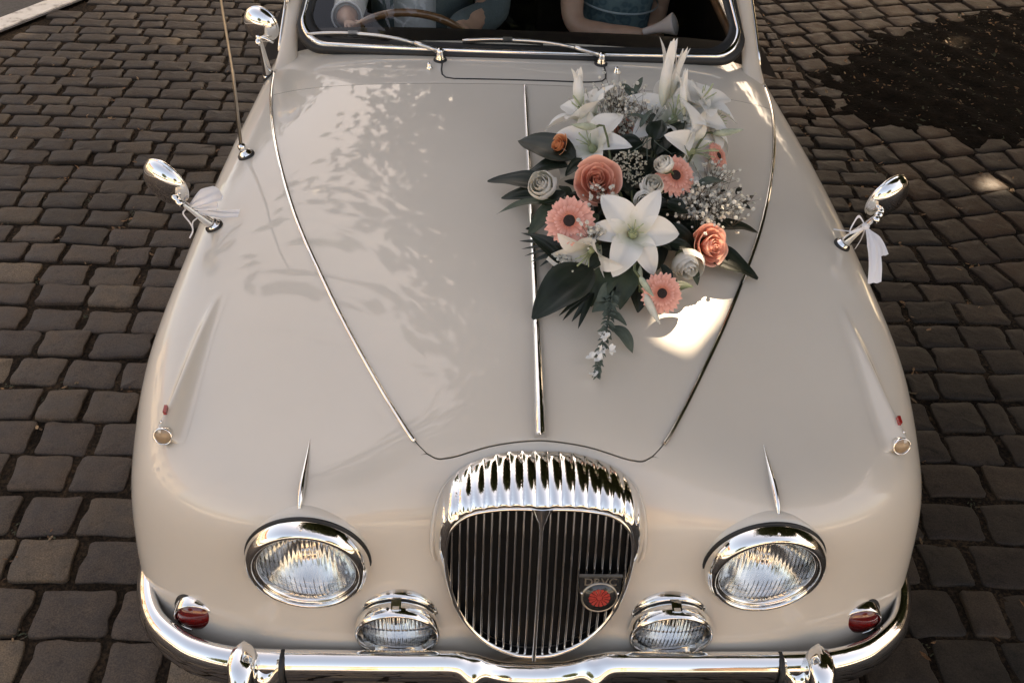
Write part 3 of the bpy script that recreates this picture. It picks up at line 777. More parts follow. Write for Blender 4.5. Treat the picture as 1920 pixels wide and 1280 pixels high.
# ------------------------------------------------------------------ wipers, washers, scuttle flap
def body_pt(x, y, z):
    s_, t_ = surf_at(x, y, z); return S(np.array([s_]), np.array([t_]))[0], SNo(np.array([s_]), np.array([t_]))[0]
def wiper(px, py, joint, tip, tail):
    w = empty("wiper", (px, py, 1.02), car)
    p, n = body_pt(px, py, 1.02)
    m = MB(); m.lathe([(.019, -.004), (.0185, .003), (.015, .0055)], p, n, 20); m.build("grommet", M['rubber'], w)
    m = MB(); m.lathe([(.014, .002), (.0135, .008), (.011, .013), (.0095, .02), (.010, .026), (.0085, .031), (.004, .034), (.001, .0345)], p, n, 20, cap=True)
    m.ball(p + n * .026 + np.array([-.009, .006, .0]), .0085, 12, 8); m.build("spindle", M['chrome'], w)
    J = np.array(joint); e = p + n * .026
    m = MB(); L = [e + (J - e) * u + np.array([0, 0, .012 * math.sin(math.pi * u)]) for u in np.linspace(.02, 1, 12)]
    m.tube(L[:4], [.0065, .0072, .0070, .0058], 8); m.tube(L[3:], [.0050] * 3 + [.0042] * 6, 8); m.build("arm", M['silver'], w)
    m = MB(); m.box(J + np.array([0, -.002, .002]), (.026, .010, .010), rot=(.6, 0, 0)); m.build("clip", M['silver'], w, smooth=False)
    A, B = np.array(tip), np.array(tail)
    m = MB(); pts = [A + (B - A) * u + np.array([0, 0, .006 * math.sin(math.pi * u)]) for u in np.linspace(0, 1, 14)]; m.tube(pts, [.0025] + [.0042] * 12 + [.0025], 6); m.build("blade_holder", M['silver'], w)
    m = MB(); m.tube([q + np.array([0, .006, -.009]) for q in pts], .0035, 6); m.build("blade_rubber", M['rubber'], w)
M['silver'] = simple("brushed_steel", (.62, .60, .57), .28, 1.0)
zz = lambda x, h, d=.012: wpt(x, h, d + .004)
wiper(-.230, 1.510, zz(-.475, .041), zz(-.605, .033), zz(-.375, .038))
wiper(.216, 1.514, zz(-.045, .041), zz(-.170, .035), zz(.055, .038))
for x, y in ((-.258, 1.463), (.255, 1.470)):
    p, n = body_pt(x, y, 1.018); m = MB(); m.lathe([(.0085, -.001), (.008, .004), (.006, .006), (.0058, .013), (.004, .016), (.001, .0165)], p, n, 14, cap=True); m.build("washer_jet", M['chrome'], car)
# flap in the scuttle: a flush lid bounded by a dark joint
def sc_pt(x, y):
    return body_pt(x, y, 1.017)
jl = [(-.224, 1.500), (-.225, 1.455), (-.222, 1.428), (-.212, 1.412), (-.19, 1.405)] + [(x, 1.4045) for x in np.linspace(-.16, .16, 9)] + [(.19, 1.408), (.212, 1.416), (.222, 1.432), (.225, 1.458), (.224, 1.500)]
pts = []
for x, y in jl:
    p, n = sc_pt(x, y); pts.append(p + n * .0004)
m = MB(); m.tube(pts, .0022, 6); m.build("scuttle_flap_joint", M['rubber'], car)

# ------------------------------------------------------------------ mirrors and aerial
def mirror(base, joint, head, ax, r, name="wing_mirror", bolts=False):
    mr = empty(name, tuple(base), car)
    p, n = body_pt(*base); J = np.array(joint); H = np.array(head)
    m = MB(); m.lathe([(.0205, -.003), (.0205, .003), (.018, .006)], p, n, 28); m.build("gasket", M['rubber'], mr)
    m = MB(); d = nrm(J - p); m.lathe([(.0185, .0), (.0180, .005), (.0150, .009), (.0125, .014)], p, n, 28); L = np.linalg.norm(J - p)
    m.tube([p + n * .006, p + d * .02, p + d * L * .55, p + d * (L - .01), J], [.0135, .0125, .0095, .0068, .0065], 16); m.build("stem", M['chrome'], mr)
    m = MB(); m.lathe([(.004, -.022), (.0085, -.020), (.0085, -.008), (.0062, -.006), (.0095, -.003), (.0100, .005), (.0065, .008), (.0082, .010), (.0082, .016), (.004, .020)], J, nrm(H - J), 18); m.build("ball_joint", M['chrome'], mr)
    a = nrm(ax); m = MB(); prof = [(r * math.sin(q), .033 * math.cos(q) - .006) for q in np.linspace(.02, math.pi / 2, 16)][::-1] 
    prof = [(r * .99, -.012), (r * 1.02, -.010), (r * 1.02, -.006)] + prof
    m.lathe(prof, H, a, 48, cap=True); m.build("shell", M['chrome'], mr)
    m = MB(); m.lathe([(r * .99, -.012), (r * .5, -.0122), (.001, -.0122)], H, a, 40, cap=True, flip=True); m.build("mirror_glass", M['mirror'], mr)
    return mr
M['mirror'] = simple("mirror_silver", (.9, .9, .9), .01, 1.0)
mirror((-.717, .807, .922), (-.776, .768, 1.018), (-.806, .800, 1.036), (-.50, -.84, -.20), .057)
mirror((.721, .792, .918), (.772, .766, 1.018), (.804, .812, 1.036), (.50, -.84, -.20), .057)
dm = mirror((-.722, 1.55, .945), (-.716, 1.492, 1.078), (-.712, 1.508, 1.105), (-.35, -.9, -.12), .050)
m = MB(); m.tube([(-.716, 1.492, 1.078), (-.700, 1.480, 1.082), (-.676, 1.480, 1.070)], [.006, .005, .004], 8); m.build("bracket", M['chrome'], dm)
# cream backed mirror on the driver's door
dm = empty("door_mirror", (-.74, 1.95, 1.0), car)
m = MB(); m.lathe([(.048 * math.sin(q), .03 * math.cos(q)) for q in np.linspace(math.pi / 2, .02, 12)], (-.690, 1.71, 1.145), nrm((-.3, -.9, .1)), 32, cap=True); m.build("shell", M['paint'], dm)
m = MB(); m.tube([(-.668, 1.70, 1.105), (-.672, 1.72, 1.075), (-.70, 1.80, .98)], [.006, .006, .008], 8); m.build("stem", M['chrome'], dm)
ae = empty("aerial", (-.691, 1.08, .951), car)
p, n = body_pt(-.691, 1.08, .951)
m = MB(); m.lathe([(.0215, -.002), (.021, .004), (.017, .006)], p, n, 24); m.build("grommet", M['rubber'], ae)
m = MB(); m.lathe([(.0175, .003), (.0155, .010), (.010, .014), (.0085, .018), (.0105, .023), (.0095, .030), (.005, .034)], p, n, 24); m.build("base", M['chrome'], ae)
top = p + np.array([-.015, .02, .62]); m = MB(); m.tube([p + n * .03, p + (top - p) * .35, p + (top - p) * .36, p + (top - p) * .7, top], [.0042, .0040, .0031, .0030, .0022], 10); m.build("mast", M['brass'], ae) if 'brass' in M else None
# ------------------------------------------------------------------ people in the front seats
def skin_mesh(name, joints, edges, mat, parent, sub=2, root=0):
    """joints: list of (xyz, radius or (rx,ry)); a smooth continuous surface grown on the edges"""
    me = bpy.data.meshes.new(name); me.from_pydata([j[0] for j in joints], edges, [])
    o = bpy.data.objects.new(name, me); COL.objects.link(o)
    md = o.modifiers.new("skin", 'SKIN'); md.use_smooth_shade = True; md.branch_smoothing = .6
    me.skin_vertices[0].data[root].use_root = True
    for i, j in enumerate(joints):
        r = j[1]; me.skin_vertices[0].data[i].radius = (r, r) if np.isscalar(r) else r
    sb = o.modifiers.new("sub", 'SUBSURF'); sb.levels = sub; sb.render_levels = sub
    dg = bpy.context.evaluated_depsgraph_get(); ev = o.evaluated_get(dg); nm = bpy.data.meshes.new_from_object(ev)
    bpy.data.objects.remove(o); nm.materials.clear(); nm.materials.append(mat); nm.name = name
    nm.polygons.foreach_set("use_smooth", [True] * len(nm.polygons))
    o2 = bpy.data.objects.new(name, nm); COL.objects.link(o2); PW[o2.name] = Vector((0, 0, 0)); adopt(o2, parent); return o2

M['skin'] = simple("skin", (.50, .29, .20), .5, var=.08, vscale=30, Subsurface_Weight=.1, Subsurface_Radius=(.02, .008, .004))
M['hair'] = simple("dark_hair", (.035, .022, .014), .5)
M['shirt'] = simple("pale_shirt_cloth", (.74, .72, .68), .85, var=.08, vscale=12, bump=.5, bscale=14, bdist=.02)
M['jacket'] = simple("teal_grey_wool", (.085, .112, .112), .9, var=.15, vscale=200, bump=.4, bscale=10, bdist=.02)
M['trouser'] = simple("dark_trousers", (.02, .025, .03), .9)
# lace: teal with fine raised flowers
t = NT("teal_lace"); t.set(Roughness=.75)
tc = t.n("ShaderNodeTexCoord"); vo = t.n("ShaderNodeTexVoronoi"); vo.inputs["Scale"].default_value = 34; t.l(tc.outputs["Object"], vo.inputs["Vector"]); nz = t.noise(60, 4)
r1 = t.ramp(vo.outputs["Distance"], [(.15, (.085, .155, .17)), (.45, (.05, .10, .115)), (.6, (.11, .18, .19))]); t.l(r1.outputs[0], t.b.inputs["Base Color"]); t.bump(vo.outputs["Distance"], .6, .006)
M['lace'] = t.m

def hand(c, direction, palm_n, thumb_side, L, curl, parent_j, E, base_i):
    """adds palm and five finger chains to a joint list"""
    J = parent_j; d = nrm(direction); n = nrm(palm_n); s = nrm(np.cross(d, n)) * thumb_side
    p0 = len(J); J.append((tuple(c), (L * .20, L * .14))); E.append((base_i, p0))
    pm = np.array(c) + d * L * .34; J.append((tuple(pm), (L * .24, L * .13))); E.append((p0, p0 + 1)); root = p0 + 1
    for k, (off, ln) in enumerate(((.19, .46), (.065, .52), (-.065, .48), (-.18, .38))):
        prev = root; p = pm + s * off * L + d * .10 * L; dd = d.copy()
        J.append((tuple(p), L * .055)); E.append((prev, len(J) - 1)); prev = len(J) - 1
        for q in range(3):
            dd = nrm(dd + n * curl); p = p + dd * ln * L / 3; J.append((tuple(p), L * (.050 - .004 * q))); E.append((prev, len(J) - 1)); prev = len(J) - 1
    p = np.array(c) + s * .22 * L + d * .05 * L; J.append((tuple(p), L * .07)); E.append((p0, len(J) - 1)); prev = len(J) - 1
    for q in range(2):
        p = p + nrm(d * .75 + s * .55 + n * curl * .9 * q) * L * .2; J.append((tuple(p), L * .055)); E.append((prev, len(J) - 1)); prev = len(J) - 1

def head_parts(o, c, face, skin, hair_col, long_hair=False):
    """face details and hair on a head centred at c, looking along face"""
    f = nrm(face); s = nrm(np.cross(f, [0, 0, 1])); u = np.cross(s, f); c = np.array(c)
    m = MB()
    for k in (-1, 1): m.ball(c + f * .083 + s * k * .032 + u * .004, .012, 10, 8)
    m.build("eye", simple("eye_white", (.7, .68, .65), .2) if "eye_white" not in bpy.data.materials else bpy.data.materials["eye_white"], o)["kind"] = "stuff"
    m = MB(); m.grid(np.array([[c + f * (.098 - abs(a) * .02) + s * a * .026 + u * (-.062 + .006 * b * (1 - a * a)) for a in np.linspace(-1, 1, 9)] for b in (-1, 0, 1)])); m.build("mouth", simple("lips", (.35, .12, .10), .4) if "lips" not in bpy.data.materials else bpy.data.materials["lips"], o)
    m = MB(); P = []
    for th in np.linspace(.02, math.pi * (.62 if not long_hair else .80), 14):
        P.append([c + u * (.012 + .127 * math.cos(th)) + (.100 * math.sin(th)) * (s * math.cos(a) * .95 + (-f) * math.sin(a) * 1.18 * (1 if math.sin(a) > 0 else .92 if th < .75 else .62)) for a in np.linspace(0, 2 * math.pi, 28, endpoint=False)])
    m.grid(np.array(P), close_u=True, flip=True); m.build("hair", M['hair'], o)

def head_joints(J, E, neck_i, c, f):
    f = nrm(f); c = np.array(c); b = len(J)
    J.append((tuple(c + np.array([0, 0, -.075]) + f * .015), (.062, .070))); E.append((neck_i, b))
    J.append((tuple(c + f * .012), (.078, .092))); E.append((b, b + 1))
    J.append((tuple(c + np.array([0, 0, .075])), (.066, .080))); E.append((b + 1, b + 2))
    J.append((tuple(c + f * .105 + np.array([0, 0, -.022])), .014)); E.append((b + 1, b + 3))
    for k in (-1, 1):
        s = nrm(np.cross(f, [0, 0, 1])) * k
        J.append((tuple(c + s * .088 + np.array([0, 0, -.01])), .012)); E.append((b + 1, len(J) - 1))

# driver
dr = empty("person", (-.345, 2.45, .5)); tag(dr, "driver in pale shirt and dark teal jacket holding the steering wheel", "person")
x0 = -.335
J = [((x0, 2.46, .58), (.155, .115)), ((x0, 2.45, .74), (.150, .110)), ((x0, 2.44, .90), (.165, .115)), ((x0, 2.46, 1.04), (.155, .10)), ((x0, 2.48, 1.13), (.062, .06))]
E = [(0, 1), (1, 2), (2, 3), (3, 4)]
head_joints(J, E, 4, (x0, 2.455, 1.275), (0.1, -1, -.05))
Ls = [(x0 - .19, 2.46, 1.05), (x0 - .235, 2.36, .86), (-.560, 2.13, .885), (-.548, 2.045, .905)]
i = len(J)
for p, r in zip(Ls, (.062, .050, .040, .030)): J.append((p, r))
E += [(3, i), (i, i + 1), (i + 1, i + 2), (i + 2, i + 3)]; hL = i + 3
Rs = [(x0 + .19, 2.46, 1.05), (x0 + .255, 2.36, .85), (-.19, 2.13, .84), (-.160, 2.06, .86)]
i = len(J)
for p, r in zip(Rs, (.062, .050, .040, .030)): J.append((p, r))
E += [(3, i), (i, i + 1), (i + 1, i + 2), (i + 2, i + 3)]; hR = i + 3
hand((-.545, 2.035, .905), (.28, -.85, .15), (.2, -.4, -.9), 1, .105, .45, J, E, hL)
hand((-.158, 2.05, .86), (-.1, -.85, .25), (-.3, -.3, -.9), -1, .105, .5, J, E, hR)
for k in (-1, 1):
    i = len(J); J += [((x0 + k * .10, 2.38, .60), .085), ((x0 + k * .13, 2.02, .64), .065), ((x0 + k * .12, 1.82, .42), .050), ((x0 + k * .12, 1.72, .36), .04)]
    E += [(0, i), (i, i + 1), (i + 1, i + 2), (i + 2, i + 3)]
bod = skin_mesh("body", J, E, M['skin'], dr)
head_parts(dr, (x0, 2.455, 1.275), (0.1, -1, -.05), None, None)
# shirt with one visible sleeve and cuff; jacket open over it
J = [((x0, 2.46, .56), (.165, .130)), ((x0, 2.45, .74), (.163, .124)), ((x0, 2.44, .90), (.178, .128)), ((x0, 2.46, 1.045), (.166, .108)), ((x0, 2.478, 1.105), (.074, .07)), (Ls[0], .070), (Ls[1], .062), ((-.562, 2.17, .875), .054), ((-.558, 2.115, .890), .053)]
skin_mesh("shirt", J, [(0, 1), (1, 2), (2, 3), (3, 4), (3, 5), (5, 6), (6, 7), (7, 8)], M['shirt'], dr)
m = MB(); m.lathe([(.050, -.028), (.052, -.026), (.0525, .010), (.050, .013), (.046, .010)], (-.5585, 2.12, .889), (.06, -.85, .3), 24); m.build("cuff", M['shirt'], dr)
for k, (xa, xb) in ((-1, (-.085, -.175)), (1, (.062, .19))):
    P = []
    for z, yy in ((.60, 2.318), (.70, 2.312), (.80, 2.304), (.90, 2.300), (1.0, 2.318), (1.07, 2.35), (1.12, 2.40)):
        row = []
        for u in np.linspace(0, 1, 10):
            x = xa + (xb - xa) * u; x *= (1 - .25 * max(0, z - 1.0) / .12) if u < .5 else 1
            q = abs(x) / .19; row.append((x0 + x, yy - .012 * (1 - u) + .16 * q ** 3, z))
        P.append(row)
    m = MB(); m.grid(np.array(P), flip=(k < 0)); m.build("jacket_front", M['jacket'], dr)
J = [((x0 + .13, 2.47, 1.03), .075), (Rs[0], .080), ((x0 + .262, 2.38, .88), .072), ((x0 + .262, 2.335, .83), .068), ((-.185, 2.20, .835), .056), ((-.185, 2.13, .842), .052)]
skin_mesh("jacket_sleeve", J, [(0, 1), (1, 2), (2, 3), (3, 4), (4, 5)], M['jacket'], dr)
J = [((x0, 2.46, .56), (.17, .13)), ((x0, 2.44, .62), (.168, .128))]
for k in (-1, 1):
    i = len(J); J += [((x0 + k * .10, 2.36, .60), .095), ((x0 + k * .13, 2.02, .64), .077), ((x0 + k * .12, 1.84, .44), .062)]
J_e = [(0, 1), (0, 2), (2, 3), (3, 4), (0, 5), (5, 6), (6, 7)]
skin_mesh("trousers", J, J_e, M['trouser'], dr)
for k in (-1, 1):
    m = MB(); m.ball((x0 + k * .12, 1.68, .335), .06, 12, 8, sc=(.75, 1.7, .75)); m.build("shoe", M['black'], dr)
# passenger
pa = empty("person", (.37, 2.5, .5)); tag(pa, "passenger in teal lace dress with bare arm, pale object in hand", "person")
x0 = .385
J = [((x0, 2.50, .58), (.155, .115)), ((x0, 2.49, .74), (.128, .10)), ((x0, 2.48, .90), (.140, .11)), ((x0, 2.50, 1.02), (.135, .09)), ((x0, 2.52, 1.11), (.050, .05))]
E = [(0, 1), (1, 2), (2, 3), (3, 4)]
head_joints(J, E, 4, (x0, 2.495, 1.245), (-.1, -1, -.05))
A1 = [(x0 - .165, 2.49, 1.02), (.205, 2.36, .835), (.222, 2.32, .795), (.345, 2.26, .800), (.425, 2.235, .818)]
i = len(J)
for p, r in zip(A1, (.050, .043, .041, .036, .026)): J.append((p, r))
E += [(3, i), (i, i + 1), (i + 1, i + 2), (i + 2, i + 3), (i + 3, i + 4)]; h1 = i + 4
A2 = [(x0 + .150, 2.53, 1.01), (x0 + .165, 2.56, .78), (x0 + .09, 2.36, .69), (x0 + .04, 2.28, .69)]
i = len(J)
for p, r in zip(A2, (.050, .043, .036, .026)): J.append((p, r))
E += [(3, i), (i, i + 1), (i + 1, i + 2), (i + 2, i + 3)]; h2 = i + 3
hand((.438, 2.232, .822), (.93, -.10, .30), (.15, .55, -.55), -1, .098, .42, J, E, h1)
hand((x0 + .03, 2.275, .69), (-.85, -.4, -.1), (-.1, -.1, -1), 1, .095, .35, J, E, h2)
for k in (-1, 1):
    i = len(J); J += [((x0 + k * .09, 2.42, .59), .085), ((x0 + k * .10, 2.05, .62), .062), ((x0 + k * .09, 1.86, .40), .046), ((x0 + k * .09, 1.78, .35), .036)]
    E += [(0, i), (i, i + 1), (i + 1, i + 2), (i + 2, i + 3)]
skin_mesh("body", J, E, M['skin'], pa)
head_parts(pa, (x0, 2.495, 1.245), (-.1, -1, -.05), None, None, True)
J = [((x0, 2.50, .55), (.18, .14)), ((x0, 2.49, .74), (.140, .112)), ((x0, 2.475, .90), (.154, .126)), ((x0, 2.495, 1.0), (.140, .10)), ((x0 - .085, 2.45, .60), .105), ((x0 - .10, 2.05, .63), .082), ((x0 + .085, 2.45, .60), .105), ((x0 + .10, 2.05, .63), .082)]
skin_mesh("dress", J, [(0, 1), (1, 2), (2, 3), (0, 4), (4, 5), (0, 6), (6, 7)], M['lace'], pa)
m = MB(); m.lathe([(.147, 0), (.149, .004), (.147, .008)], (x0, 2.488, .838), (.06, 0, 1), 40); m.build("waist_cord", simple("pale_cord", (.30, .36, .37), .6), pa)
for k in (-1, 1):
    m = MB(); m.ball((x0 + k * .09, 1.74, .33), .05, 12, 8, sc=(.75, 1.8, .7)); m.build("shoe", M['black'], pa)
# the pale rolled thing in the passenger's hand
hd = nrm([.86, -.30, .40]); c0 = np.array([.482, 2.205, .846])
ho = empty("paper_cone", tuple(c0)); tag(ho, "pale cone shaped roll held in the passenger's hand behind the windscreen", "roll")
M['palepaper'] = simple("pale_rose_paper", (.66, .55, .50), .6)
m = MB(); m.lathe([(.012, -.04), (.015, .0), (.022, .03), (.037, .066), (.0385, .071), (.036, .073)], c0, hd, 28); m.build("wrapper", M['palepaper'], ho)
m = MB(); m.lathe([(.036, .069), (.028, .076), (.012, .080), (.001, .0805)], c0, hd, 24, cap=True); m.build("end_disc", simple("grey_end", (.38, .34, .31), .6), ho)
LILIES = [([0.1961,0.5894,1.0791],[-0.044,-0.701,0.712],[0.997,0.012,0.081],0.105,1.0),([0.1215,0.9135,1.1049],[-0.498,-0.389,0.775],[-0.945,0.239,0.225],0.105,0.9),([0.1147,1.0198,1.1358],[-0.514,0.279,0.811],[-0.999,0.021,-0.041],0.105,0.75),([0.3365,1.0161,1.1376],[0.008,-0.314,0.949],[-0.105,0.639,0.762],0.13,0.85),([0.4005,1.0736,1.1107],[0.716,-0.042,0.697],[0.856,0.301,0.42],0.11,0.85),([0.4109,1.0658,1.1493],[0.431,-0.091,0.898],[0.325,0.593,0.736],0.11,0.8),([0.4423,1.0344,1.104],[0.781,-0.212,0.588],[0.933,0.199,0.301],0.1,0.9),([0.392,0.9208,1.083],[0.731,-0.55,0.404],[0.987,-0.132,-0.093],0.125,1.0),([0.1008,0.5791,1.0152],[-0.522,-0.847,-0.1],[-0.933,-0.199,-0.301],0.095,0.6)]
BUDS = [([0.1114,0.9061,1.1444],[-0.988,-0.098,0.123],0.058,0.01,0),([0.4556,0.9712,1.1057],[0.965,-0.108,0.239],0.07,0.01,0),([0.2166,0.4918,1.0104],[0.506,-0.76,-0.407],0.052,0.008,0),([0.2314,0.4779,0.9661],[0.391,-0.791,-0.47],0.075,0.01,1),([0.2119,0.55,1.0011],[-0.026,0.476,0.879],0.032,0.007,0),([0.3144,1.0764,1.1951],[0.063,0.346,0.936],0.15,0.017,2),([0.3415,1.0978,1.1861],[0.204,0.376,0.904],0.12,0.011,2),([0.3483,1.018,1.1772],[-0.077,0.392,0.917],0.1,0.01,2),([0.1078,1.0483,1.1687],[-0.105,0.392,0.914],0.085,0.016,2)]
GERBERAS = [([0.0662,0.6263,1.0735],[-0.191,-0.69,0.698],0.053),([0.3096,0.8052,1.0825],[0.221,-0.636,0.74],0.049),([0.2523,0.5053,0.9838],[0.077,-0.778,0.623],0.044),([0.4357,0.95,1.0541],[0.654,-0.397,0.644],0.036),([0.387,1.0193,1.0753],[0.183,-0.487,0.854],0.036),([0.2208,1.0378,1.0747],[-0.272,-0.477,0.835],0.03)]
ROSES = [([0.1308,0.7543,1.0915],[-0.044,-0.715,0.697],0.042,0),([0.3723,0.6681,0.9908],[0.43,-0.722,0.542],0.038,0),([0.0641,0.9343,1.0784],[-0.772,-0.338,0.539],0.022,1),([0.0166,0.7688,1.0717],[-0.308,-0.663,0.682],0.03,2),([0.3249,0.6309,0.9737],[0.087,-0.996,-0.011],0.034,2),([0.2475,0.7336,1.0966],[-0.045,-0.591,0.806],0.024,2),([0.2296,0.7108,1.0797],[-0.125,-0.945,0.302],0.022,2),([0.2798,0.7876,1.117],[-0.576,-0.327,0.749],0.021,2)]
FILLER = [([0.2099,0.821,1.0906],[-0.045,-0.628,0.777],0.042),([0.1769,0.8266,1.073],[-0.325,-0.597,0.734],0.018)]
GYPSO = [([0.194,1.0554,1.1273],0.085,0.06,230),([0.2565,1.0331,1.1129],0.07,0.05,140),([0.3829,0.7689,1.0317],0.085,0.05,330),([0.4505,0.8157,1.0043],0.05,0.03,90),([0.1098,0.6023,1.0579],0.04,0.035,90),([0.1415,0.7082,1.0801],0.04,0.03,50),([0.0612,0.5976,0.9999],0.035,0.02,40),([0.4277,0.8895,1.0365],0.05,0.04,80),([0.3655,0.9915,1.1033],0.04,0.03,40),([0.209,0.9889,1.1],0.04,0.03,50)]
LEAVES = [([0.1142,0.5671,1.0026],[-0.0097,0.4657,0.9426],0.0938,0),([0.3563,0.6879,0.9656],[0.4923,0.6443,0.9244],0.075,0),([0.3832,0.737,0.9966],[0.5131,0.7671,0.9633],0.05,0),([0.0544,0.82,1.0367],[-0.1006,0.8961,1.0037],0.055,0),([0.0535,0.8007,1.0347],[-0.0687,0.8466,0.9893],0.0425,0),([0.0561,0.7496,1.0389],[-0.0804,0.7758,0.9912],0.0275,1),([0.0706,0.7581,1.0394],[-0.0124,0.7037,0.9844],0.05,1),([0.0978,0.883,1.0724],[-0.0272,1.0298,1.0379],0.0775,0),([0.0797,0.8721,1.0617],[-0.0196,0.9034,1.0158],0.0688,0),([0.2059,0.6019,1.0102],[0.1706,0.4977,0.9465],0.0525,1),([0.2214,0.5883,1.0065],[0.2104,0.505,0.9335],0.06,0),([0.1593,0.5727,0.9997],[0.1108,0.4974,0.9522],0.0575,1),([0.266,0.6065,0.9853],[0.2917,0.5741,0.947],0.0225,0),([0.3501,0.7841,1.0665],[0.4418,0.8374,1.0482],0.0275,2),([0.2793,0.8925,1.0859],[0.355,1.0003,1.1148],0.065,0),([0.2503,0.9187,1.1005],[0.167,0.892,1.091],0.0525,0),([0.2704,0.9031,1.1176],[0.2918,0.9512,1.1423],0.05,0),([0.305,0.8903,1.0742],[0.3398,0.942,1.0987],0.0625,0),([0.1344,0.8862,1.0716],[0.0702,0.8211,1.0665],0.045,0),([0.1342,0.711,1.0409],[0.0799,0.6449,1.0153],0.0375,1),([0.2093,0.7784,1.0552],[0.1886,0.8476,1.095],0.045,0),([0.3349,0.7145,1.0169],[0.4036,0.7013,0.9789],0.05,0),([0.2856,0.6497,1.0107],[0.3388,0.6448,0.9948],0.03,0),([0.1478,0.5951,1.0241],[0.1036,0.5619,0.9926],0.0325,0),([0.1535,0.4525,0.9405],[0.19,0.4011,0.9117],0.035,2),([0.1379,0.4756,0.9562],[0.1791,0.4459,0.9464],0.0225,2),([0.1694,0.5353,0.9729],[0.1195,0.4917,0.9705],0.0425,2),([0.1668,0.5052,0.9682],[0.112,0.4829,0.9498],0.045,2),([0.2514,1.0677,1.1367],[0.221,1.0941,1.1503],0.0225,2),([0.2444,1.0731,1.1475],[0.2653,1.1117,1.1705],0.015,2),([0.2391,1.0842,1.1488],[0.2068,1.0917,1.1605],0.0125,2),([0.4799,0.8319,0.995],[0.517,0.8713,0.9989],0.015,0),([0.4752,0.8406,0.9966],[0.5048,0.8344,0.9841],0.0125,0),([0.4695,0.8548,1.009],[0.4873,0.8853,1.0124],0.0125,0),([0.1011,0.7482,1.0572],[0.0593,0.7128,1.0445],0.0375,0),([0.0008,0.7385,0.9784],[-0.0169,0.738,0.9783],0.0125,0),([0.4288,0.8461,1.0203],[0.4523,0.8527,1.0198],0.01,0),([0.3216,0.6913,1.0043],[0.404,0.7433,0.986],0.0375,0),([0.0701,0.7917,1.0433],[0.0239,0.7734,1.0122],0.0325,0),([0.1568,0.8736,1.0794],[0.1142,0.7962,1.0822],0.0375,0),([0.2343,0.6267,1.0316],[0.2885,0.626,1.0064],0.0375,0),([0.1784,0.6232,1.0258],[0.1271,0.6046,1.017],0.035,0),([0.2894,0.7523,1.0463],[0.3363,0.7364,1.0303],0.0375,0),([0.1702,0.7375,1.0522],[0.1322,0.6977,1.0493],0.0375,0),([0.2816,0.5813,0.9693],[0.2978,0.5675,0.9451],0.02,1),([0.3419,0.6319,0.9622],[0.3502,0.6008,0.9357],0.0175,1),([0.28,0.8584,1.0915],[0.237,0.7959,1.0859],0.03,0),([0.3427,1.0102,1.1066],[0.3838,0.9973,1.073],0.0375,0),([0.3028,1.0892,1.1069],[0.2664,0.9637,1.1149],0.0175,2),([0.2475,0.9615,1.1155],[0.2815,1.0093,1.1394],0.015,2),([0.2669,0.98,1.1268],[0.2188,0.9964,1.1305],0.0125,2)]
BLADES = [([0.08,0.6321,1.0036],[-0.0269,0.7187,0.981]),([0.08,0.6321,1.0036],[-0.031,0.6922,0.9778]),([0.08,0.6321,1.0036],[-0.027,0.6662,0.9747]),([0.08,0.6321,1.0036],[-0.0207,0.6442,0.9721]),([0.08,0.6321,1.0036],[-0.0075,0.6261,0.97]),([0.08,0.6321,1.0036],[0.0101,0.6118,0.9681]),([0.08,0.6321,1.0036],[0.0323,0.6014,0.9664]),([0.1184,0.5212,0.9753],[0.0454,0.4822,0.9391]),([0.1184,0.5212,0.9753],[0.0524,0.4696,0.9369]),([0.1184,0.5212,0.9753],[0.0709,0.4683,0.9356]),([0.1184,0.5212,0.9753],[0.0829,0.4508,0.9319])]
SPIKE = [[0.1555,0.5149,0.9809],[0.1432,0.4587,0.9627],[0.1296,0.4029,0.9393],[0.1175,0.3626,0.9182],[0.1123,0.3371,0.9059]]
FILLBOX = [[0.0998,0.9899,0.9832],[0.3896,1.0182,0.9751],[0.3517,0.7453,0.9405],[0.1076,0.7174,0.9531],[0.2595,1.1628,0.9955],[0.2542,0.8613,0.9633]]
# ------------------------------------------------------------------ flower arrangement lying on the bonnet
M['lily'] = leafy("lily_petal", (.74, .72, .655), .22, .5, .06, 30)
M['lilyc'] = leafy("lily_throat", (.42, .47, .28), .2, .5, .15, 60)
M['bud'] = leafy("green_white_bud", (.40, .44, .33), .15, .45, .25, 60)
M['budw'] = leafy("white_bud", (.66, .65, .56), .2, .45, .12, 40)
M['coral'] = leafy("coral_petal", (.86, .37, .29), .22, .5, .14, 60)
M['coral2'] = leafy("coral_rose_petal", (.88, .42, .30), .25, .5, .12, 40)
M['orange'] = leafy("orange_bud_petal", (.66, .22, .09), .2, .5, .15, 40)
M['wrose'] = leafy("white_rose_petal", (.76, .735, .66), .25, .55, .07, 40)
M['coral'] = petal_mat("coral_gerbera_petal", (.62, .16, .10), (.90, .47, .38), .22)
M['coral2'] = petal_mat("coral_rose_petal_rim", (.74, .27, .17), (.93, .54, .43), .28)
M['orange'] = petal_mat("orange_bud_petal_rim", (.45, .11, .03), (.80, .36, .18), .2)
M['wrose'] = petal_mat("white_rose_petal_rim", (.68, .655, .55), (.83, .81, .76), .28)
M['lily'] = petal_mat("lily_petal_rim", (.60, .62, .46), (.83, .815, .77), .25)
M['gdisc'] = simple("gerbera_disc", (.018, .008, .006), .8, var=.5, vscale=500, bump=.8, bscale=700)
M['gring'] = leafy("gerbera_ring", (.66, .24, .13), .1, .6, .35, 300)
M['leafd'] = leafy("dark_leaf", (.0095, .0155, .0095), .05, .42, .3, 30)
M['leafm'] = leafy("mid_leaf", (.036, .052, .030), .10, .42, .3, 30)
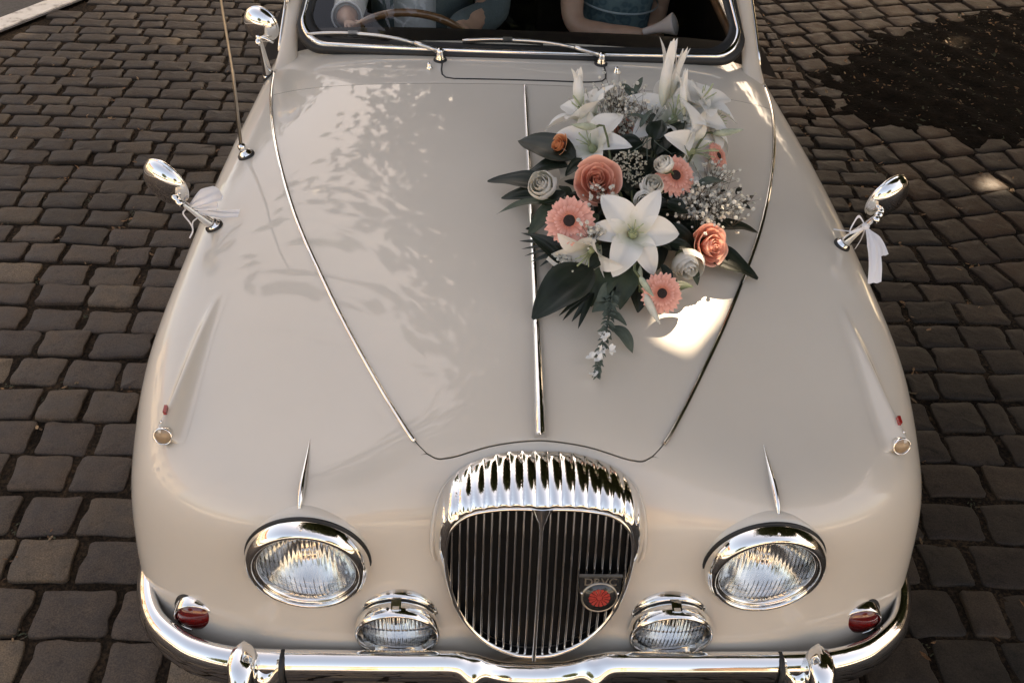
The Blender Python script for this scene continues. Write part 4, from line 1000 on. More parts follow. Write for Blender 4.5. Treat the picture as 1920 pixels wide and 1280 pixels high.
M['leafg'] = leafy("grey_green_leaf", (.085, .108, .085), .12, .6, .25, 30)
M['stemg'] = simple("green_stem", (.09, .11, .05), .6)
M['stemb'] = simple("brown_stem", (.10, .075, .045), .7)
M['gyp'] = leafy("gypsophila_blossom", (.74, .72, .65), .2, .7, .08, 200)
M['cream'] = leafy("cream_yarrow", (.60, .57, .46), .1, .8, .25, 220)
M['anther'] = simple("anther", (.16, .07, .03), .8)

fl = empty("flower_arrangement", (.23, .75, .96))
tag(fl, "arrangement of white lilies, coral gerberas, roses and dark leaves lying on the bonnet", "flowers")

def frame(axis, ref):
    a = nrm(axis); r = np.array(ref, float); r = r - a * (r @ a)
    if np.linalg.norm(r) < 1e-3: r = np.cross(a, [0.3, .5, .7])
    e1 = nrm(r); return a, e1, np.cross(a, e1)

def petal_grid(c, a, rd, sd, L, W, prof, wid, cup=.25, groove=.10, nl=13, nw=7, twist=0., ruffle=0., seed=0):
    """one petal from c: prof(l)->(radial, axial) in units of L, wid(l)->half width in units of W"""
    G = []; r_ = random.Random(seed); ph = r_.uniform(0, 6)
    for l in np.linspace(0, 1, nl):
        R_, A_ = prof(l); w = wid(l) * W; row = []
        for k in np.linspace(-1, 1, nw):
            lift = cup * W * (k * k) * math.sin(math.pi * min(1, l * 1.05)) - groove * W * math.exp(-(k / .22) ** 2) * math.sin(math.pi * l)
            lift += ruffle * W * math.sin(l * 9 + ph + k * 2) * abs(k)
            tw = twist * l
            row.append(c + rd * (R_ * L) + a * (A_ * L + lift * math.cos(tw)) + sd * (w * k * math.cos(tw)) + a * (w * k * math.sin(tw)))
        G.append(row)
    return np.array(G)

def lily(c, axis, ref, R, openness, seed):
    c = np.array(c); a, e1, e2 = frame(axis, ref); rr = random.Random(seed)
    f = empty("lily", tuple(c), fl)
    base = c - a * R * .50
    for k in range(6):
        th = k * math.pi / 3 + rr.uniform(-.10, .10); inner = k % 2 == 0
        rd = math.cos(th) * e1 + math.sin(th) * e2; sd = np.cross(a, rd)
        op = openness * rr.uniform(.86, 1.1); L = R * rr.uniform(.95, 1.08); cl = rr.uniform(.75, 1.25)
        def prof(l, op=op, cl=cl):
            # integrate direction: from near axial to spread and recurved
            n = 20; x = y = 0.0
            for q in np.linspace(0, l, n):
                an = math.radians(18 + 78 * op * min(1, q * 1.7) ** 1.2 + 32 * op * cl * max(0, q - .55) / .45)
                x += math.sin(an) * l / n; y += math.cos(an) * l / n
            return x * 1.12, y * 1.12
        W = R * (.325 if inner else .255)
        G = petal_grid(base + rd * R * .03, a, rd, sd, L, W, prof, lambda l: max(.02, math.sin(math.pi * min(1, .10 + .90 * l)) ** .72 * (1 - .12 * l)), .34, .16, 17, 9, rr.uniform(-.25, .25), .05 if inner else .02, seed * 7 + k)
        m = MB(); m.grid(G); set_rim(m.build("petal", M['lily'], f), np.repeat(np.clip(np.linspace(0, 1, 17) * 2.2, 0, 1), 9))
    m = MB(); m.mi = 0
    m.lathe([(R * .075, 0), (R * .10, R * .15), (R * .06, R * .32), (R * .01, R * .36)], base, a, 10)
    for k in range(6):
        th = k * math.pi / 3 + .5; rd = math.cos(th) * e1 + math.sin(th) * e2
        pts = [base + a * R * .1, base + a * R * .45 + rd * R * .06, base + a * R * .68 + rd * R * .17]
        m.tube(spline(pts, 6), .0011, 5)
    m.tube([base, base + a * R * .5, base + a * R * .80 + e1 * R * .05], [.0016, .0014, .0022], 6)
    m.build("pistil_and_filaments", M['lilyc'], f)["kind"] = "stuff"
    m = MB(); m.tube(spline([base + a * .004, base - a * .03, base * .5 + np.array([.23, .75, .965]) * .5 - a * .02, np.array([.23, .75, .965])], 10), .0035, 6); m.build("stem", M['stemg'], f)
    return f
for i, (c, a, r, R, o) in enumerate(LILIES): lily(c, a, r, R, o, i + 3)

def bud(c, d, L, r, k, seed):
    c = np.array(c); d = nrm(d); f = empty("lily_bud", tuple(c), fl); rr = random.Random(seed)
    mat = (M['bud'], M['budw'], M['lily'])[k]
    a, e1, e2 = frame(d, (0, 0, 1)); n = 16; P = []
    for u in np.linspace(0, 1, n):
        rad = r * (math.sin(math.pi * (u ** .8) * .96 + .06)) ** .75 * (1 - .25 * u)
        bend = e1 * .10 * L * (u - .5) ** 2
        P.append([c + d * L * (u - .5) + bend + rad * (1 - .13 * abs(math.sin(1.5 * q))) * (math.cos(q) * e1 + math.sin(q) * e2) for q in np.linspace(0, 2 * math.pi, 24, endpoint=False)])
    m = MB(); m.grid(np.array(P), close_u=True); set_rim(m.build("bud_body", mat, f), np.repeat(np.clip(np.linspace(.2, 1.6, n), 0, 1), 24))
    if k == 2:      # parted tip petals
        for q in range(3):
            th = q * 2.1 + rr.uniform(0, 1); rd = math.cos(th) * e1 + math.sin(th) * e2
            G = petal_grid(c + d * L * .05, d, rd, np.cross(d, rd), L * .5, r * .62, lambda l: (.10 + .16 * l * l * (1 + .5 * q), l * 1.0), lambda l: max(.03, math.sin(math.pi * (.25 + .75 * l)) ** .8), .3, .1, 9, 5, 0, 0, seed + q)
            m = MB(); m.grid(G); set_rim(m.build("petal", mat, f), np.ones(45))
    s0 = c - d * L * .5
    m = MB(); m.tube(spline([s0 + d * .004, s0 - d * .02, s0 * .55 + np.array([.23, .75, .965]) * .45, np.array([.23, .75, .97])], 8), [.0028] * 8, 6); m.build("stem", M['stemg'], f)
for i, (c, d, L, r, k) in enumerate(BUDS): bud(c, d, L, r, k, i + 40)

def gerbera(c, axis, R, seed):
    c = np.array(c); a, e1, e2 = frame(axis, (0, 0, 1)); rr = random.Random(seed); f = empty("gerbera", tuple(c), fl)
    m = MB()
    for lay, (n, L, lift, off) in enumerate(((24, 1.0, .04, 0), (24, .88, .15, .13), (24, .55, .24, .05))):
        for k in range(n):
            th = 2 * math.pi * k / n + off + rr.uniform(-.05, .05); rd = math.cos(th) * e1 + math.sin(th) * e2; sd = np.cross(a, rd)
            Lk = R * L * rr.uniform(.92, 1.05); dz = rr.uniform(-.03, .03)
            G = petal_grid(c + rd * R * .16 + a * R * (.02 + .05 * lay), a, rd, sd, Lk, R * (.100 if lay < 2 else .062), lambda l: (l * .84, lift * l * (1.6 - 1.5 * l) + dz * l), lambda l: max(.15, min(1, (l * 3.5 + .25)) * (1 if l < .82 else math.sqrt(max(.03, 1 - ((l - .82) / .18) ** 2)))), -.35, .12, 8, 5, rr.uniform(-.15, .15), 0, seed + k)
            m.add(G.reshape(-1, 3), [(j * 5 + i, j * 5 + i + 1, (j + 1) * 5 + i + 1, (j + 1) * 5 + i) for j in range(7) for i in range(4)])
    o = m.build("petals", M['coral'], f); o["kind"] = "stuff"; set_rim(o, np.tile(np.repeat(np.linspace(.0, 1, 8), 5), len(m.v) // 40))
    m = MB()
    for k in range(70):
        th = rr.uniform(0, 6.283); q = rr.uniform(.20, .34); rd = math.cos(th) * e1 + math.sin(th) * e2
        p = c + rd * R * q + a * R * .10; m.tube([p, p + (a * .8 + rd * .5) * R * .11], [R * .018, R * .010], 4)
    m.build("inner_florets", M['gring'], f)["kind"] = "stuff"
    m = MB(); m.lathe([(R * .27, R * .06), (R * .26, R * .13), (R * .19, R * .17), (R * .09, R * .15), (R * .01, R * .13)], c, a, 24, cap=True); m.build("disc", M['gdisc'], f)
    m = MB(); m.tube(spline([c, c - a * .03, c * .6 + np.array([.23, .75, .965]) * .4 - a * .02, np.array([.23, .75, .965])], 10), .003, 6); m.build("stem", M['stemg'], f)
for i, (c, a, R) in enumerate(GERBERAS): gerbera(c, a, R, i * 100 + 5)

def rose(c, axis, R, kind, seed):
    c = np.array(c); a, e1, e2 = frame(axis, (0.2, 0, 1)); rr = random.Random(seed); f = empty(("rose", "rose_bud", "white_rose")[kind], tuple(c), fl)
    mat = (M['coral2'], M['orange'], M['wrose'])[kind]
    spec = []   # (layer radius, petal angle, petals in the layer)
    lays = ((.07, 2), (.15, 2), (.25, 3), (.37, 3), (.52, 3), (.72, 4), (.95, 5)) if kind < 2 else ((.12, 2), (.28, 3), (.50, 3), (.74, 3), (1.0, 4))
    for lay, (q, n) in enumerate(lays[:6] if kind == 1 else lays):
        for k in range(n): spec.append((lay, q * (1.5 if kind == 1 else 1), 2 * math.pi * k / n + lay * 1.1 + rr.uniform(-.25, .25), n))
    for lay, q, th0, n in spec:
        half = min(2.2, math.pi / n * 1.35) * rr.uniform(.92, 1.1); G = []
        hgt = R * (.80 - .10 * q - (.42 if kind < 2 else .30) * max(0, q - .45)) * rr.uniform(.95, 1.05); flare = (.26 if kind < 2 else .05) * max(0, q - .40); lean = .30 * max(0, .45 - q) + (.38 if kind == 2 else 0); ph = rr.uniform(0, 6); rr_q = rr.uniform(.90, 1.10); tq = rr.uniform(-.07, .07)
        for v in np.linspace(0, 1, 10):
            row = []
            for u in np.linspace(-1, 1, 13):
                th = th0 + half * u; edge = 1 - .22 * abs(u) ** 3 + .035 * math.sin(u * 5 + ph)
                rad = R * q * rr_q * (.50 + .50 * math.sin(min(1.0, v * 1.2) * 1.57)) * (1 - lean * v) + R * flare * v ** 3 * (1 - .35 * u * u) + R * ((.035 + tq) * u) + R * .018 * v * math.sin(u * 7 + ph)
                z = -R * .25 + (hgt + R * .25) * v * edge - R * flare * .75 * v ** 6
                row.append(c + a * z + rad * (math.cos(th) * e1 + math.sin(th) * e2))
            G.append(row)
        m = MB(); m.grid(np.array(G)); set_rim(m.build("petal", mat, f), np.repeat(np.linspace(0, 1, 10) ** 1.0, 13))
    m = MB(); m.lathe([(R * .05, -R * .75), (R * .42, -R * .55), (R * .50, -R * .30), (R * .45, -R * .1)], c, a, 14); m.build("calyx", M['stemg'], f)
    m = MB(); b = c - a * R * .7; m.tube(spline([b, b - a * .02, b * .6 + np.array([.23, .75, .965]) * .4, np.array([.23, .75, .965])], 8), .003, 6); m.build("stem", M['stemg'], f)
for i, (c, a, R, k) in enumerate(ROSES): rose(c, a, R * (1.14, 1.0, 1.38)[k], k, i * 17 + 2)

for c, a, R in FILLER:
    c = np.array(c); ax, e1, e2 = frame(a, (0, 0, 1)); f = empty("yarrow_head", tuple(c), fl); m = MB(); rr = random.Random(4)
    for k in range(230):
        u = math.sqrt(rr.random()); th = rr.uniform(0, 6.283); p = c + R * u * (math.cos(th) * e1 + math.sin(th) * e2) + ax * (R * .45 * (1 - u * u) + rr.uniform(-.006, .006))
        for q in range(3):
            d = nrm([rr.gauss(0, 1), rr.gauss(0, 1), rr.gauss(0, 1)]); s = .0026; e = nrm(np.cross(d, ax + .1))
            m.add([p + e * s, p + np.cross(d, e) * s, p - e * s, p - np.cross(d, e) * s], [(0, 1, 2, 3)])
    m.build("florets", M['cream'], f)["kind"] = "stuff"
    m = MB(); m.tube([c, c * .6 + np.array([.23, .75, .965]) * .4, np.array([.23, .75, .965])], .0025, 5); m.build("stem", M['stemg'], f)

# baby's breath: thin branching stems with pale specks
for gi, (c, sx, sz, n) in enumerate(GYPSO):
    c = np.array(c); f = empty("babys_breath", tuple(c), fl); rr = random.Random(gi + 60); m = MB(); st = MB()
    root = c * .75 + np.array([.23, .75, .96]) * .25 - np.array([0, 0, sz * .9])
    hubs = [root + (c - root) * rr.uniform(.3, .75) + np.array([rr.gauss(0, sx * .35), rr.gauss(0, sx * .35), rr.gauss(0, sz * .2)]) for _ in range(max(4, n // 18))]
    for h in hubs: st.tube([root, root * .5 + h * .5 + np.array([0, 0, .006]), h], [.0011, .0009, .0007], 4)
    for k in range(n):
        h = rr.choice(hubs)
        p = c + np.array([rr.gauss(0, .45) * sx, rr.gauss(0, .45) * sx, abs(rr.gauss(0, .5)) * sz - sz * .2])
        h = min(hubs, key=lambda q: np.linalg.norm(q - p) + rr.uniform(0, .02)); st.tube([h, p], [.0005, .0004], 3, caps=False)
        r = rr.choice((.0026, .0034, .0040, .0050)); b = rr.uniform(0, 3)
        for q in range(3 if r > .0025 else 2):
            d = nrm([rr.gauss(0, 1), rr.gauss(0, 1), rr.gauss(0, 1) + .4]); e = nrm(np.cross(d, [.3, .2, .9])); g_ = np.cross(d, e)
            m.add([p + r * (math.cos(t_) * e + math.sin(t_) * g_) + d * r * .2 for t_ in np.linspace(0, 6.283, 6, endpoint=False)] , [(0, 1, 2, 3, 4, 5)])
    m.build("blossoms", M['gyp'], f)["kind"] = "stuff"; st.build("twigs", M['stemb'], f)["kind"] = "stuff"

def leaf(b, t_, W, mat, parent, name="leaf", arch=.12, fold=.22, nl=14, nw=13, shape=.75, seed=0, wave=.03):
    b = np.array(b); t_ = np.array(t_); d = t_ - b; L = np.linalg.norm(d); d = d / L; rr = random.Random(seed)
    up = np.array([0, 0, 1.0]) + np.array([rr.uniform(-.35, .35), rr.uniform(-.55, .1), 0]); sd = nrm(np.cross(d, up)); n = np.cross(sd, d)
    ph = rr.uniform(0, 6); G = []
    for l in np.linspace(0, 1, nl):
        w = W * .5 * max(.012, (math.sin(math.pi * (l ** shape) * .985 + .015)) ** .85)
        cc = b + d * L * l + n * arch * L * math.sin(math.pi * l)
        G.append([cc + sd * w * k + n * (fold * w * abs(k) - fold * w * .3 + .035 * w * math.cos(k * 12.5) + wave * W * math.sin(l * 11 + ph + 1.5 * k) * abs(k)) for k in np.linspace(-1, 1, nw)])
    m = MB(); m.grid(np.array(G)); return m.build(name, mat, parent)
for i, (b, t_, W, k) in enumerate(LEAVES):
    leaf(b, t_, W, (M['leafd'], M['leafm'], M['leafg'])[k], fl, seed=i, arch=.08 if k == 0 else .12)
for i, (b, t_) in enumerate(BLADES):
    leaf(b, t_, .0135, M['leafd'], fl, "palm_blade", .05, .35, 10, 5, .9, 200 + i, 0)
# greenery filling the middle
rr = random.Random(31)
for i in range(70):
    x, y = rr.gauss(.22, .09), rr.gauss(.80, .14)
    if abs(x - .22) > .17 or abs(y - .80) > .27: continue
    p, n = body_pt(x, y, .965); b = p + n * rr.uniform(.03, .06); a_ = rr.uniform(0, 6.283); L = rr.uniform(.05, .10)
    leaf(b, b + np.array([math.cos(a_) * L, math.sin(a_) * L, rr.uniform(-.01, .05)]), rr.uniform(.025, .045), M['leafd'] if rr.random() < .75 else M['leafm'], fl, seed=300 + i)
for i in range(60):
    x, y = rr.uniform(.05, .43), rr.uniform(.56, 1.02)
    if ((x - .235) / .19) ** 2 + ((y - .79) / .25) ** 2 > 1: continue
    p, n = body_pt(x, y, .965) if i % 4 == 0 else (p + np.array([rr.uniform(-.03, .03), rr.uniform(-.03, .03), 0]), n)
    b = p + n * rr.uniform(.015, .035); a_ = rr.uniform(0, 6.283); L = rr.uniform(.06, .11)
    leaf(b, b + np.array([math.cos(a_) * L, math.sin(a_) * L, rr.uniform(.0, .02)]), rr.uniform(.03, .05), M['leafd'], fl, seed=700 + i)
# thin curling tendrils over the middle
for i in range(7):
    x, y = rr.uniform(.22, .33), rr.uniform(.90, 1.0); p = np.array([x, y, 1.08 + rr.uniform(-.01, .04)])
    pts = [p, p + np.array([rr.uniform(-.04, .04), rr.uniform(-.04, .02), rr.uniform(.0, .02)]), p + np.array([rr.uniform(-.06, .06), rr.uniform(-.10, .0), rr.uniform(-.03, .01)])]
    m = MB(); m.tube(spline(pts, 12), [.0012] * 12, 5); m.build("tendril", M['leafg'], fl)
# trailing spike of small leaves and pale florets
sp = spline(np.array(SPIKE), 40); spk = empty("trailing_spike", tuple(sp[0]), fl)
m = MB(); m.tube(sp, np.linspace(.0032, .0010, 40), 6); m.build("stem", M['leafg'], spk)
for i in range(2, 40):
    u = i / 40; T_ = nrm(sp[min(39, i + 1)] - sp[i - 1])
    for k in range(2):
        side = nrm(np.cross(T_, [0, 0, 1])) * (1 if (i + k) % 2 else -1); L = .026 * (1 - .55 * u) * rr.uniform(.6, 1.1)
        d = nrm(T_ * .75 + side * rr.uniform(.4, .9) + np.array([0, 0, rr.uniform(.0, .5)]))
        leaf(sp[i], sp[i] + d * L, L * .34, M['leafg'], spk, "leaflet", .1, .3, 6, 3, .8, 500 + i * 2 + k, 0)
for i in range(9):
    q = sp[rr.randint(12, 39)]; p = q + np.array([rr.uniform(-.018, .018), rr.uniform(-.012, .012), rr.uniform(.0, .01)])
    m = MB()
    for k in range(4):
        d = nrm([rr.gauss(0, 1), rr.gauss(0, 1), rr.gauss(0, .5)]); G = petal_grid(p, np.array([0, 0, 1.0]), d, np.cross([0, 0, 1], d), .012, .006, lambda l: (l, .3 * l), lambda l: max(.1, math.sin(math.pi * (.15 + .8 * l))), .3, 0, 5, 4)
        m.grid(G)
    o = m.build("floret", M['lily'], spk); o["kind"] = "stuff"; set_rim(o, np.ones(len(m.v)))
# holder under the flowers
p, n = body_pt(.225, .77, .966)
m = MB(); P = []
for h, k in ((-.004, 1.0), (.02, 1.0), (.035, .9), (.045, .6), (.048, .02)):
    row = []
    for q in np.linspace(0, 2 * math.pi, 28, endpoint=False):
        x, y = .225 + .085 * k * math.cos(q), .77 + .14 * k * math.sin(q); pb, nb = p + np.array([x - .225, y - .77, (y - .77) * .12 - (x - .225) * .06]), n
        row.append(pb + nb * h)
    P.append(row)
m.grid(np.array(P), close_u=True); m.build("flower_holder", simple("dark_green_foam", (.012, .018, .012), .9), fl)

# ------------------------------------------------------------------ ribbons tied to the wing mirrors
t = NT("white_organza"); t.set(Roughness=.6); t.b.inputs["Base Color"].default_value = (.86, .84, .84, 1)
tl = t.n("ShaderNodeBsdfTranslucent"); tl.inputs[0].default_value = (.84, .82, .82, 1); tp = t.n("ShaderNodeBsdfTransparent")
mx = t.n("ShaderNodeMixShader"); mx.inputs[0].default_value = .15; t.l(t.b.outputs[0], mx.inputs[1]); t.l(tl.outputs[0], mx.inputs[2])
mx2 = t.n("ShaderNodeMixShader"); mx2.inputs[0].default_value = .01; t.l(mx.outputs[0], mx2.inputs[1]); t.l(tp.outputs[0], mx2.inputs[2]); t.l(mx2.outputs[0], t.o.inputs[0]); M['ribbon'] = t.m
def strip3(m, pts, w, wdir, n=18, taper=0):
    P = spline(np.array(pts), n); wd = nrm(wdir); G = []
    for i, p in enumerate(P):
        u = i / (n - 1); ww = w * (min(1, .25 + u * 2.2) if taper else 1); wig = .12 * w * math.sin(u * 7); wr = .10 * w
        G.append([p + wd * (ww * (k - .5)) + np.array([0, 0, wig * (abs(k - .5) - .25)]) + np.array([.4, .3, 1]) * wr * math.sin(k * 11 + u * 3) * (.4 + .6 * math.sin(math.pi * u)) for k in np.linspace(0, 1, 13)])
    m.grid(np.array(G))
rib = empty("ribbon_bow", (-.759, .779, .99)); tag(rib, "white ribbon bow on the mirror stem nearest the thin aerial", "ribbon")
m = MB(); m.ball((-.757, .781, .988), .009, 10, 8, sc=(1, 1, .8)); m.build("knot", M['ribbon'], rib)
for k_, (tip_, w_, lift_) in enumerate((((-.694, .822, 1.004), .040, .012), ((-.700, .806, .988), .034, .002))):
    b_, t_ = np.array([-.757, .781, .988]), np.array(tip_); d_ = nrm(t_ - b_); up_ = nrm([.05, -.62, .78]); sd_ = nrm(np.cross(d_, up_)); n_ = np.cross(sd_, d_); L_ = np.linalg.norm(t_ - b_); G = []
    for l in np.linspace(0, 1, 20):
        w2 = w_ * .5 * (.16 + .84 * min(1, l * 1.9) ** .8) * (1 if l < .86 else math.sqrt(max(.05, 1 - ((l - .86) / .14) ** 2 * .75)))
        G.append([b_ + d_ * L_ * l + sd_ * w2 * k + n_ * (lift_ * math.sin(math.pi * l) + .0026 * math.sin(k * 7 + k_ * 2) * (1 - .6 * l) + .002 * math.sin(l * 9 + k * 3)) for k in np.linspace(-1, 1, 17)])
    m = MB(); m.grid(np.array(G)); m.build("loop", M['ribbon'], rib)
m = MB(); strip3(m, [(-.757, .781, .986), (-.728, .788, .972), (-.695, .803, .958), (-.660, .820, .950)], .022, (.1, .9, .35), 16, 1); m.build("tail", M['ribbon'], rib)
m = MB(); m.tube(spline([(-.760, .779, .987), (-.768, .768, .980), (-.755, .762, .960), (-.751, .760, .942), (-.757, .746, .930)], 16), .0018, 6); m.build("string", M['ribbon'], rib)
m = MB(); m.tube(spline([(-.751, .760, .944), (-.751, .769, .957), (-.742, .780, .962)], 8), .0016, 6); m.build("string", M['ribbon'], rib)
rib = empty("ribbon_bow", (.755, .763, .985)); tag(rib, "white ribbon with long hanging tail on the mirror right of the flowers", "ribbon")
m = MB(); m.ball((.752, .768, .988), .009, 10, 8, sc=(1, 1, .8)); m.build("knot", M['ribbon'], rib)
m = MB(); strip3(m, [(.754, .763, .985), (.757, .715, .970), (.754, .672, .950), (.748, .636, .926)], .030, (1, .05, .1), 18, 1); m.build("tail", M['ribbon'], rib)
m = MB(); strip3(m, [(.755, .763, .985), (.773, .735, .972), (.781, .700, .955)], .022, (1, .2, .15), 14, 1); m.build("tail", M['ribbon'], rib)
m = MB(); strip3(m, [(.752, .766, .987), (.737, .782, 1.004), (.724, .772, .992), (.716, .760, .975), (.735, .760, .982), (.750, .765, .986)], .007, (0, .6, .8), 22); m.build("loop", M['ribbon'], rib)
m = MB(); strip3(m, [(.750, .762, .985), (.743, .752, .962), (.730, .738, .946)], .008, (.7, .6, .2), 10); m.build("string", M['ribbon'], rib)
m = MB(); strip3(m, [(.720, .764, .975), (.709, .781, .966), (.694, .798, .958)], .004, (.5, .6, .2), 10); m.build("string", M['ribbon'], rib)
# ------------------------------------------------------------------ ground, setts, soil bed, road
t = NT("joint_dirt"); t.set(Roughness=.95, Specular_IOR_Level=.1)
n1 = t.noise(9, 6, .65); n2 = t.noise(90, 4, .7)
r1 = t.ramp(n1.outputs[0], [(.35, (.014, .010, .007)), (.55, (.036, .026, .018)), (.72, (.075, .050, .032))]); r2 = t.ramp(n2.outputs[0], [(.45, (.25, .25, .25)), (.62, (1.4, 1.25, 1.1))])
mu = t.n("ShaderNodeMix", data_type='RGBA', blend_type='MULTIPLY'); mu.inputs[0].default_value = .8; t.l(r1.outputs[0], mu.inputs[6]); t.l(r2.outputs[0], mu.inputs[7]); t.l(mu.outputs[2], t.b.inputs["Base Color"])
t.bump(n2.outputs[0], .8, .01); M['dirt'] = t.m
def sett_mat(name, stops, tint):
    t = NT(name)
    oi = t.n("ShaderNodeObjectInfo"); ge = t.n("ShaderNodeNewGeometry")
    ad = t.n("ShaderNodeMath", operation='ADD'); t.l(oi.outputs["Random"], ad.inputs[0]); t.l(ge.outputs["Random Per Island"], ad.inputs[1])
    fr = t.n("ShaderNodeMath", operation='FRACT'); t.l(ad.outputs[0], fr.inputs[0])
    rm = t.ramp(fr.outputs[0], stops)
    tc = t.n("ShaderNodeTexCoord"); 
    def nz(sc, d, ro): 
        n = t.n("ShaderNodeTexNoise"); n.inputs["Scale"].default_value = sc; n.inputs["Detail"].default_value = d; n.inputs["Roughness"].default_value = ro; t.l(ge.outputs["Position"], n.inputs["Vector"]); return n
    a = nz(260, 3, .6); b = nz(14, 5, .6); c = nz(38, 4, .6)
    ra = t.ramp(a.outputs[0], [(.35, (.62, .62, .62)), (.65, (1.35, 1.33, 1.3))]); rb = t.ramp(b.outputs[0], [(.35, (.72, .72, .74)), (.68, (1.28, 1.22, 1.14))]); rc = t.ramp(c.outputs[0], [(.30, (.55, .53, .5)), (.42, (1, 1, 1))])
    m1 = t.n("ShaderNodeMix", data_type='RGBA', blend_type='MULTIPLY'); m1.inputs[0].default_value = 1; t.l(rm.outputs[0], m1.inputs[6]); t.l(ra.outputs[0], m1.inputs[7])
    m2 = t.n("ShaderNodeMix", data_type='RGBA', blend_type='MULTIPLY'); m2.inputs[0].default_value = 1; t.l(m1.outputs[2], m2.inputs[6]); t.l(rb.outputs[0], m2.inputs[7])
    m3 = t.n("ShaderNodeMix", data_type='RGBA', blend_type='MULTIPLY'); m3.inputs[0].default_value = .7; t.l(m2.outputs[2], m3.inputs[6]); t.l(rc.outputs[0], m3.inputs[7])
    t.l(m3.outputs[2], t.b.inputs["Base Color"]); t.set(Roughness=.62, Specular_IOR_Level=.22)
    rr_ = t.ramp(b.outputs[0], [(.3, (.50,) * 3), (.7, (.78,) * 3)]); t.l(rr_.outputs[0], t.b.inputs["Roughness"])
    sm = t.n("ShaderNodeMath", operation='ADD'); sc1 = t.n("ShaderNodeMath", operation='MULTIPLY'); sc1.inputs[1].default_value = .25; t.l(a.outputs[0], sc1.inputs[0]); t.l(c.outputs[0], sm.inputs[0]); t.l(sc1.outputs[0], sm.inputs[1])
    t.bump(sm.outputs[0], .55, .004); return t.m
M['sett'] = sett_mat("basalt_sett", [(0, (.066, .051, .041)), (.2, (.050, .040, .035)), (.42, (.078, .060, .046)), (.62, (.058, .045, .038)), (.80, (.068, .051, .040)), (.90, (.130, .100, .072)), (1, (.066, .051, .041))], 0)
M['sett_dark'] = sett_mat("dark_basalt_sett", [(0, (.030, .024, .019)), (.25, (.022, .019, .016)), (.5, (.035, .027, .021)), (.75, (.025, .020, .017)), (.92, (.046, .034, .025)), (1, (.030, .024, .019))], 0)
M['sett_small_shaded'] = sett_mat("small_brown_sett_shaded", [(0, (.040, .031, .025)), (.3, (.034, .027, .022)), (.55, (.047, .036, .028)), (.8, (.038, .030, .024)), (.93, (.062, .047, .034)), (1, (.040, .031, .025))], 0)  # smaller far-left stones; tree shade is darkened into their colour
M['sett_brown'] = sett_mat("brown_sett", [(0, (.044, .026, .016)), (.3, (.030, .022, .017)), (.55, (.056, .032, .019)), (.8, (.026, .020, .017)), (1, (.044, .026, .016))], 0)

gnd = mesh_obj("ground", [(-90, -90, -.0125), (90, -90, -.0125), (90, 90, -.0125), (-90, 90, -.0125)], [(0, 1, 2, 3)], M['dirt'], smooth=False); tag(gnd, kind="structure")
pave = empty("pavement", (0, 2, 0)); tag(pave, kind="structure")

def sett_mesh(seed):
    """unit stone: uneven four-sided block, chipped corners, worn edge, nearly flat top"""
    rr = random.Random(seed)
    cor = [np.array([sx * .5 + rr.uniform(-.055, .02) * sx, sy * .5 + rr.uniform(-.05, .02) * sy]) for sx, sy in ((1, 1), (-1, 1), (-1, -1), (1, -1))]
    O = []
    for i in range(4):
        a, b, pa = cor[i], cor[(i + 1) % 4], cor[i - 1]
        ch = rr.uniform(.05, .13); O.append(a + (pa - a) * ch); O.append(a + (pa - a) * ch * .28 + (b - a) * ch * .28); O.append(a + (b - a) * ch)
        nrm_ = np.array([b[1] - a[1], a[0] - b[0]])
        for q in (.36, .66): O.append(a + (b - a) * (q + rr.uniform(-.05, .05)) + nrm_ * rr.uniform(-.035, .030))
    O = np.array(O); n = len(O)
    V, F = [], []; zt = [rr.uniform(-.05, .05) for _ in range(n)]; tx, ty = rr.uniform(-.05, .05), rr.uniform(-.05, .05)
    for sc, z in ((1.0, -1), (1.0, -.12), (.988, -.045), (.952, -.008)):
        for k in range(n):
            x, y = O[k] * sc; V.append((x, y, z + ((zt[k] * .4 + tx * x + ty * y) if z > -.5 else 0)))
    for j in range(3):
        for k in range(n): F.append((j * n + k, j * n + (k + 1) % n, (j + 1) * n + (k + 1) % n, (j + 1) * n + k))
    b = len(V)
    for k in range(n):
        x, y = O[k] * .5; V.append((x, y, rr.uniform(-.012, .022) + tx * x + ty * y))
    for k in range(n): F.append((3 * n + k, 3 * n + (k + 1) % n, b + (k + 1) % n, b + k))
    V.append((0, 0, rr.uniform(.0, .025)))
    for k in range(n): F.append((b + k, b + (k + 1) % n, b + n))
    return np.array(V), F
SV = [sett_mesh(i) for i in range(16)]
def sett_data(i, mat, key):
    k = (i, key)
    if k not in SD:
        me = bpy.data.meshes.new("sett"); me.from_pydata([tuple(v) for v in SV[i][0]], [], SV[i][1]); me.materials.append(mat); me.polygons.foreach_set("use_smooth", [True] * len(me.polygons)); SD[k] = me
    return SD[k]
SD = {}
BED = np.array([(1.62, 3.30), (1.72, 3.72), (1.88, 4.08), (2.11, 4.26), (2.62, 4.56), (3.2, 4.78), (4.6, 4.9), (5.0, 4.0), (4.6, 3.0), (3.2, 2.9), (2.45, 3.05), (2.24, 3.10), (2.0, 3.20)])
def inside(p, poly):
    x, y = p; c = False; n = len(poly); j = n - 1
    for i in range(n):
        if ((poly[i][1] > y) != (poly[j][1] > y)) and (x < (poly[j][0] - poly[i][0]) * (y - poly[i][1]) / (poly[j][1] - poly[i][1]) + poly[i][0]): c = not c
        j = i
    return c
BEDC = BED.mean(0)
def in_bed(x, y, rr):
    k = rr.uniform(.92, 1.45); return inside((BEDC[0] + (x - BEDC[0]) * k, BEDC[1] + (y - BEDC[1]) * k), BED)
LA, LD = np.array([-2.62, 3.99]), nrm(np.array([.27, .46, 0]))[:2]       # inner edge of the white line
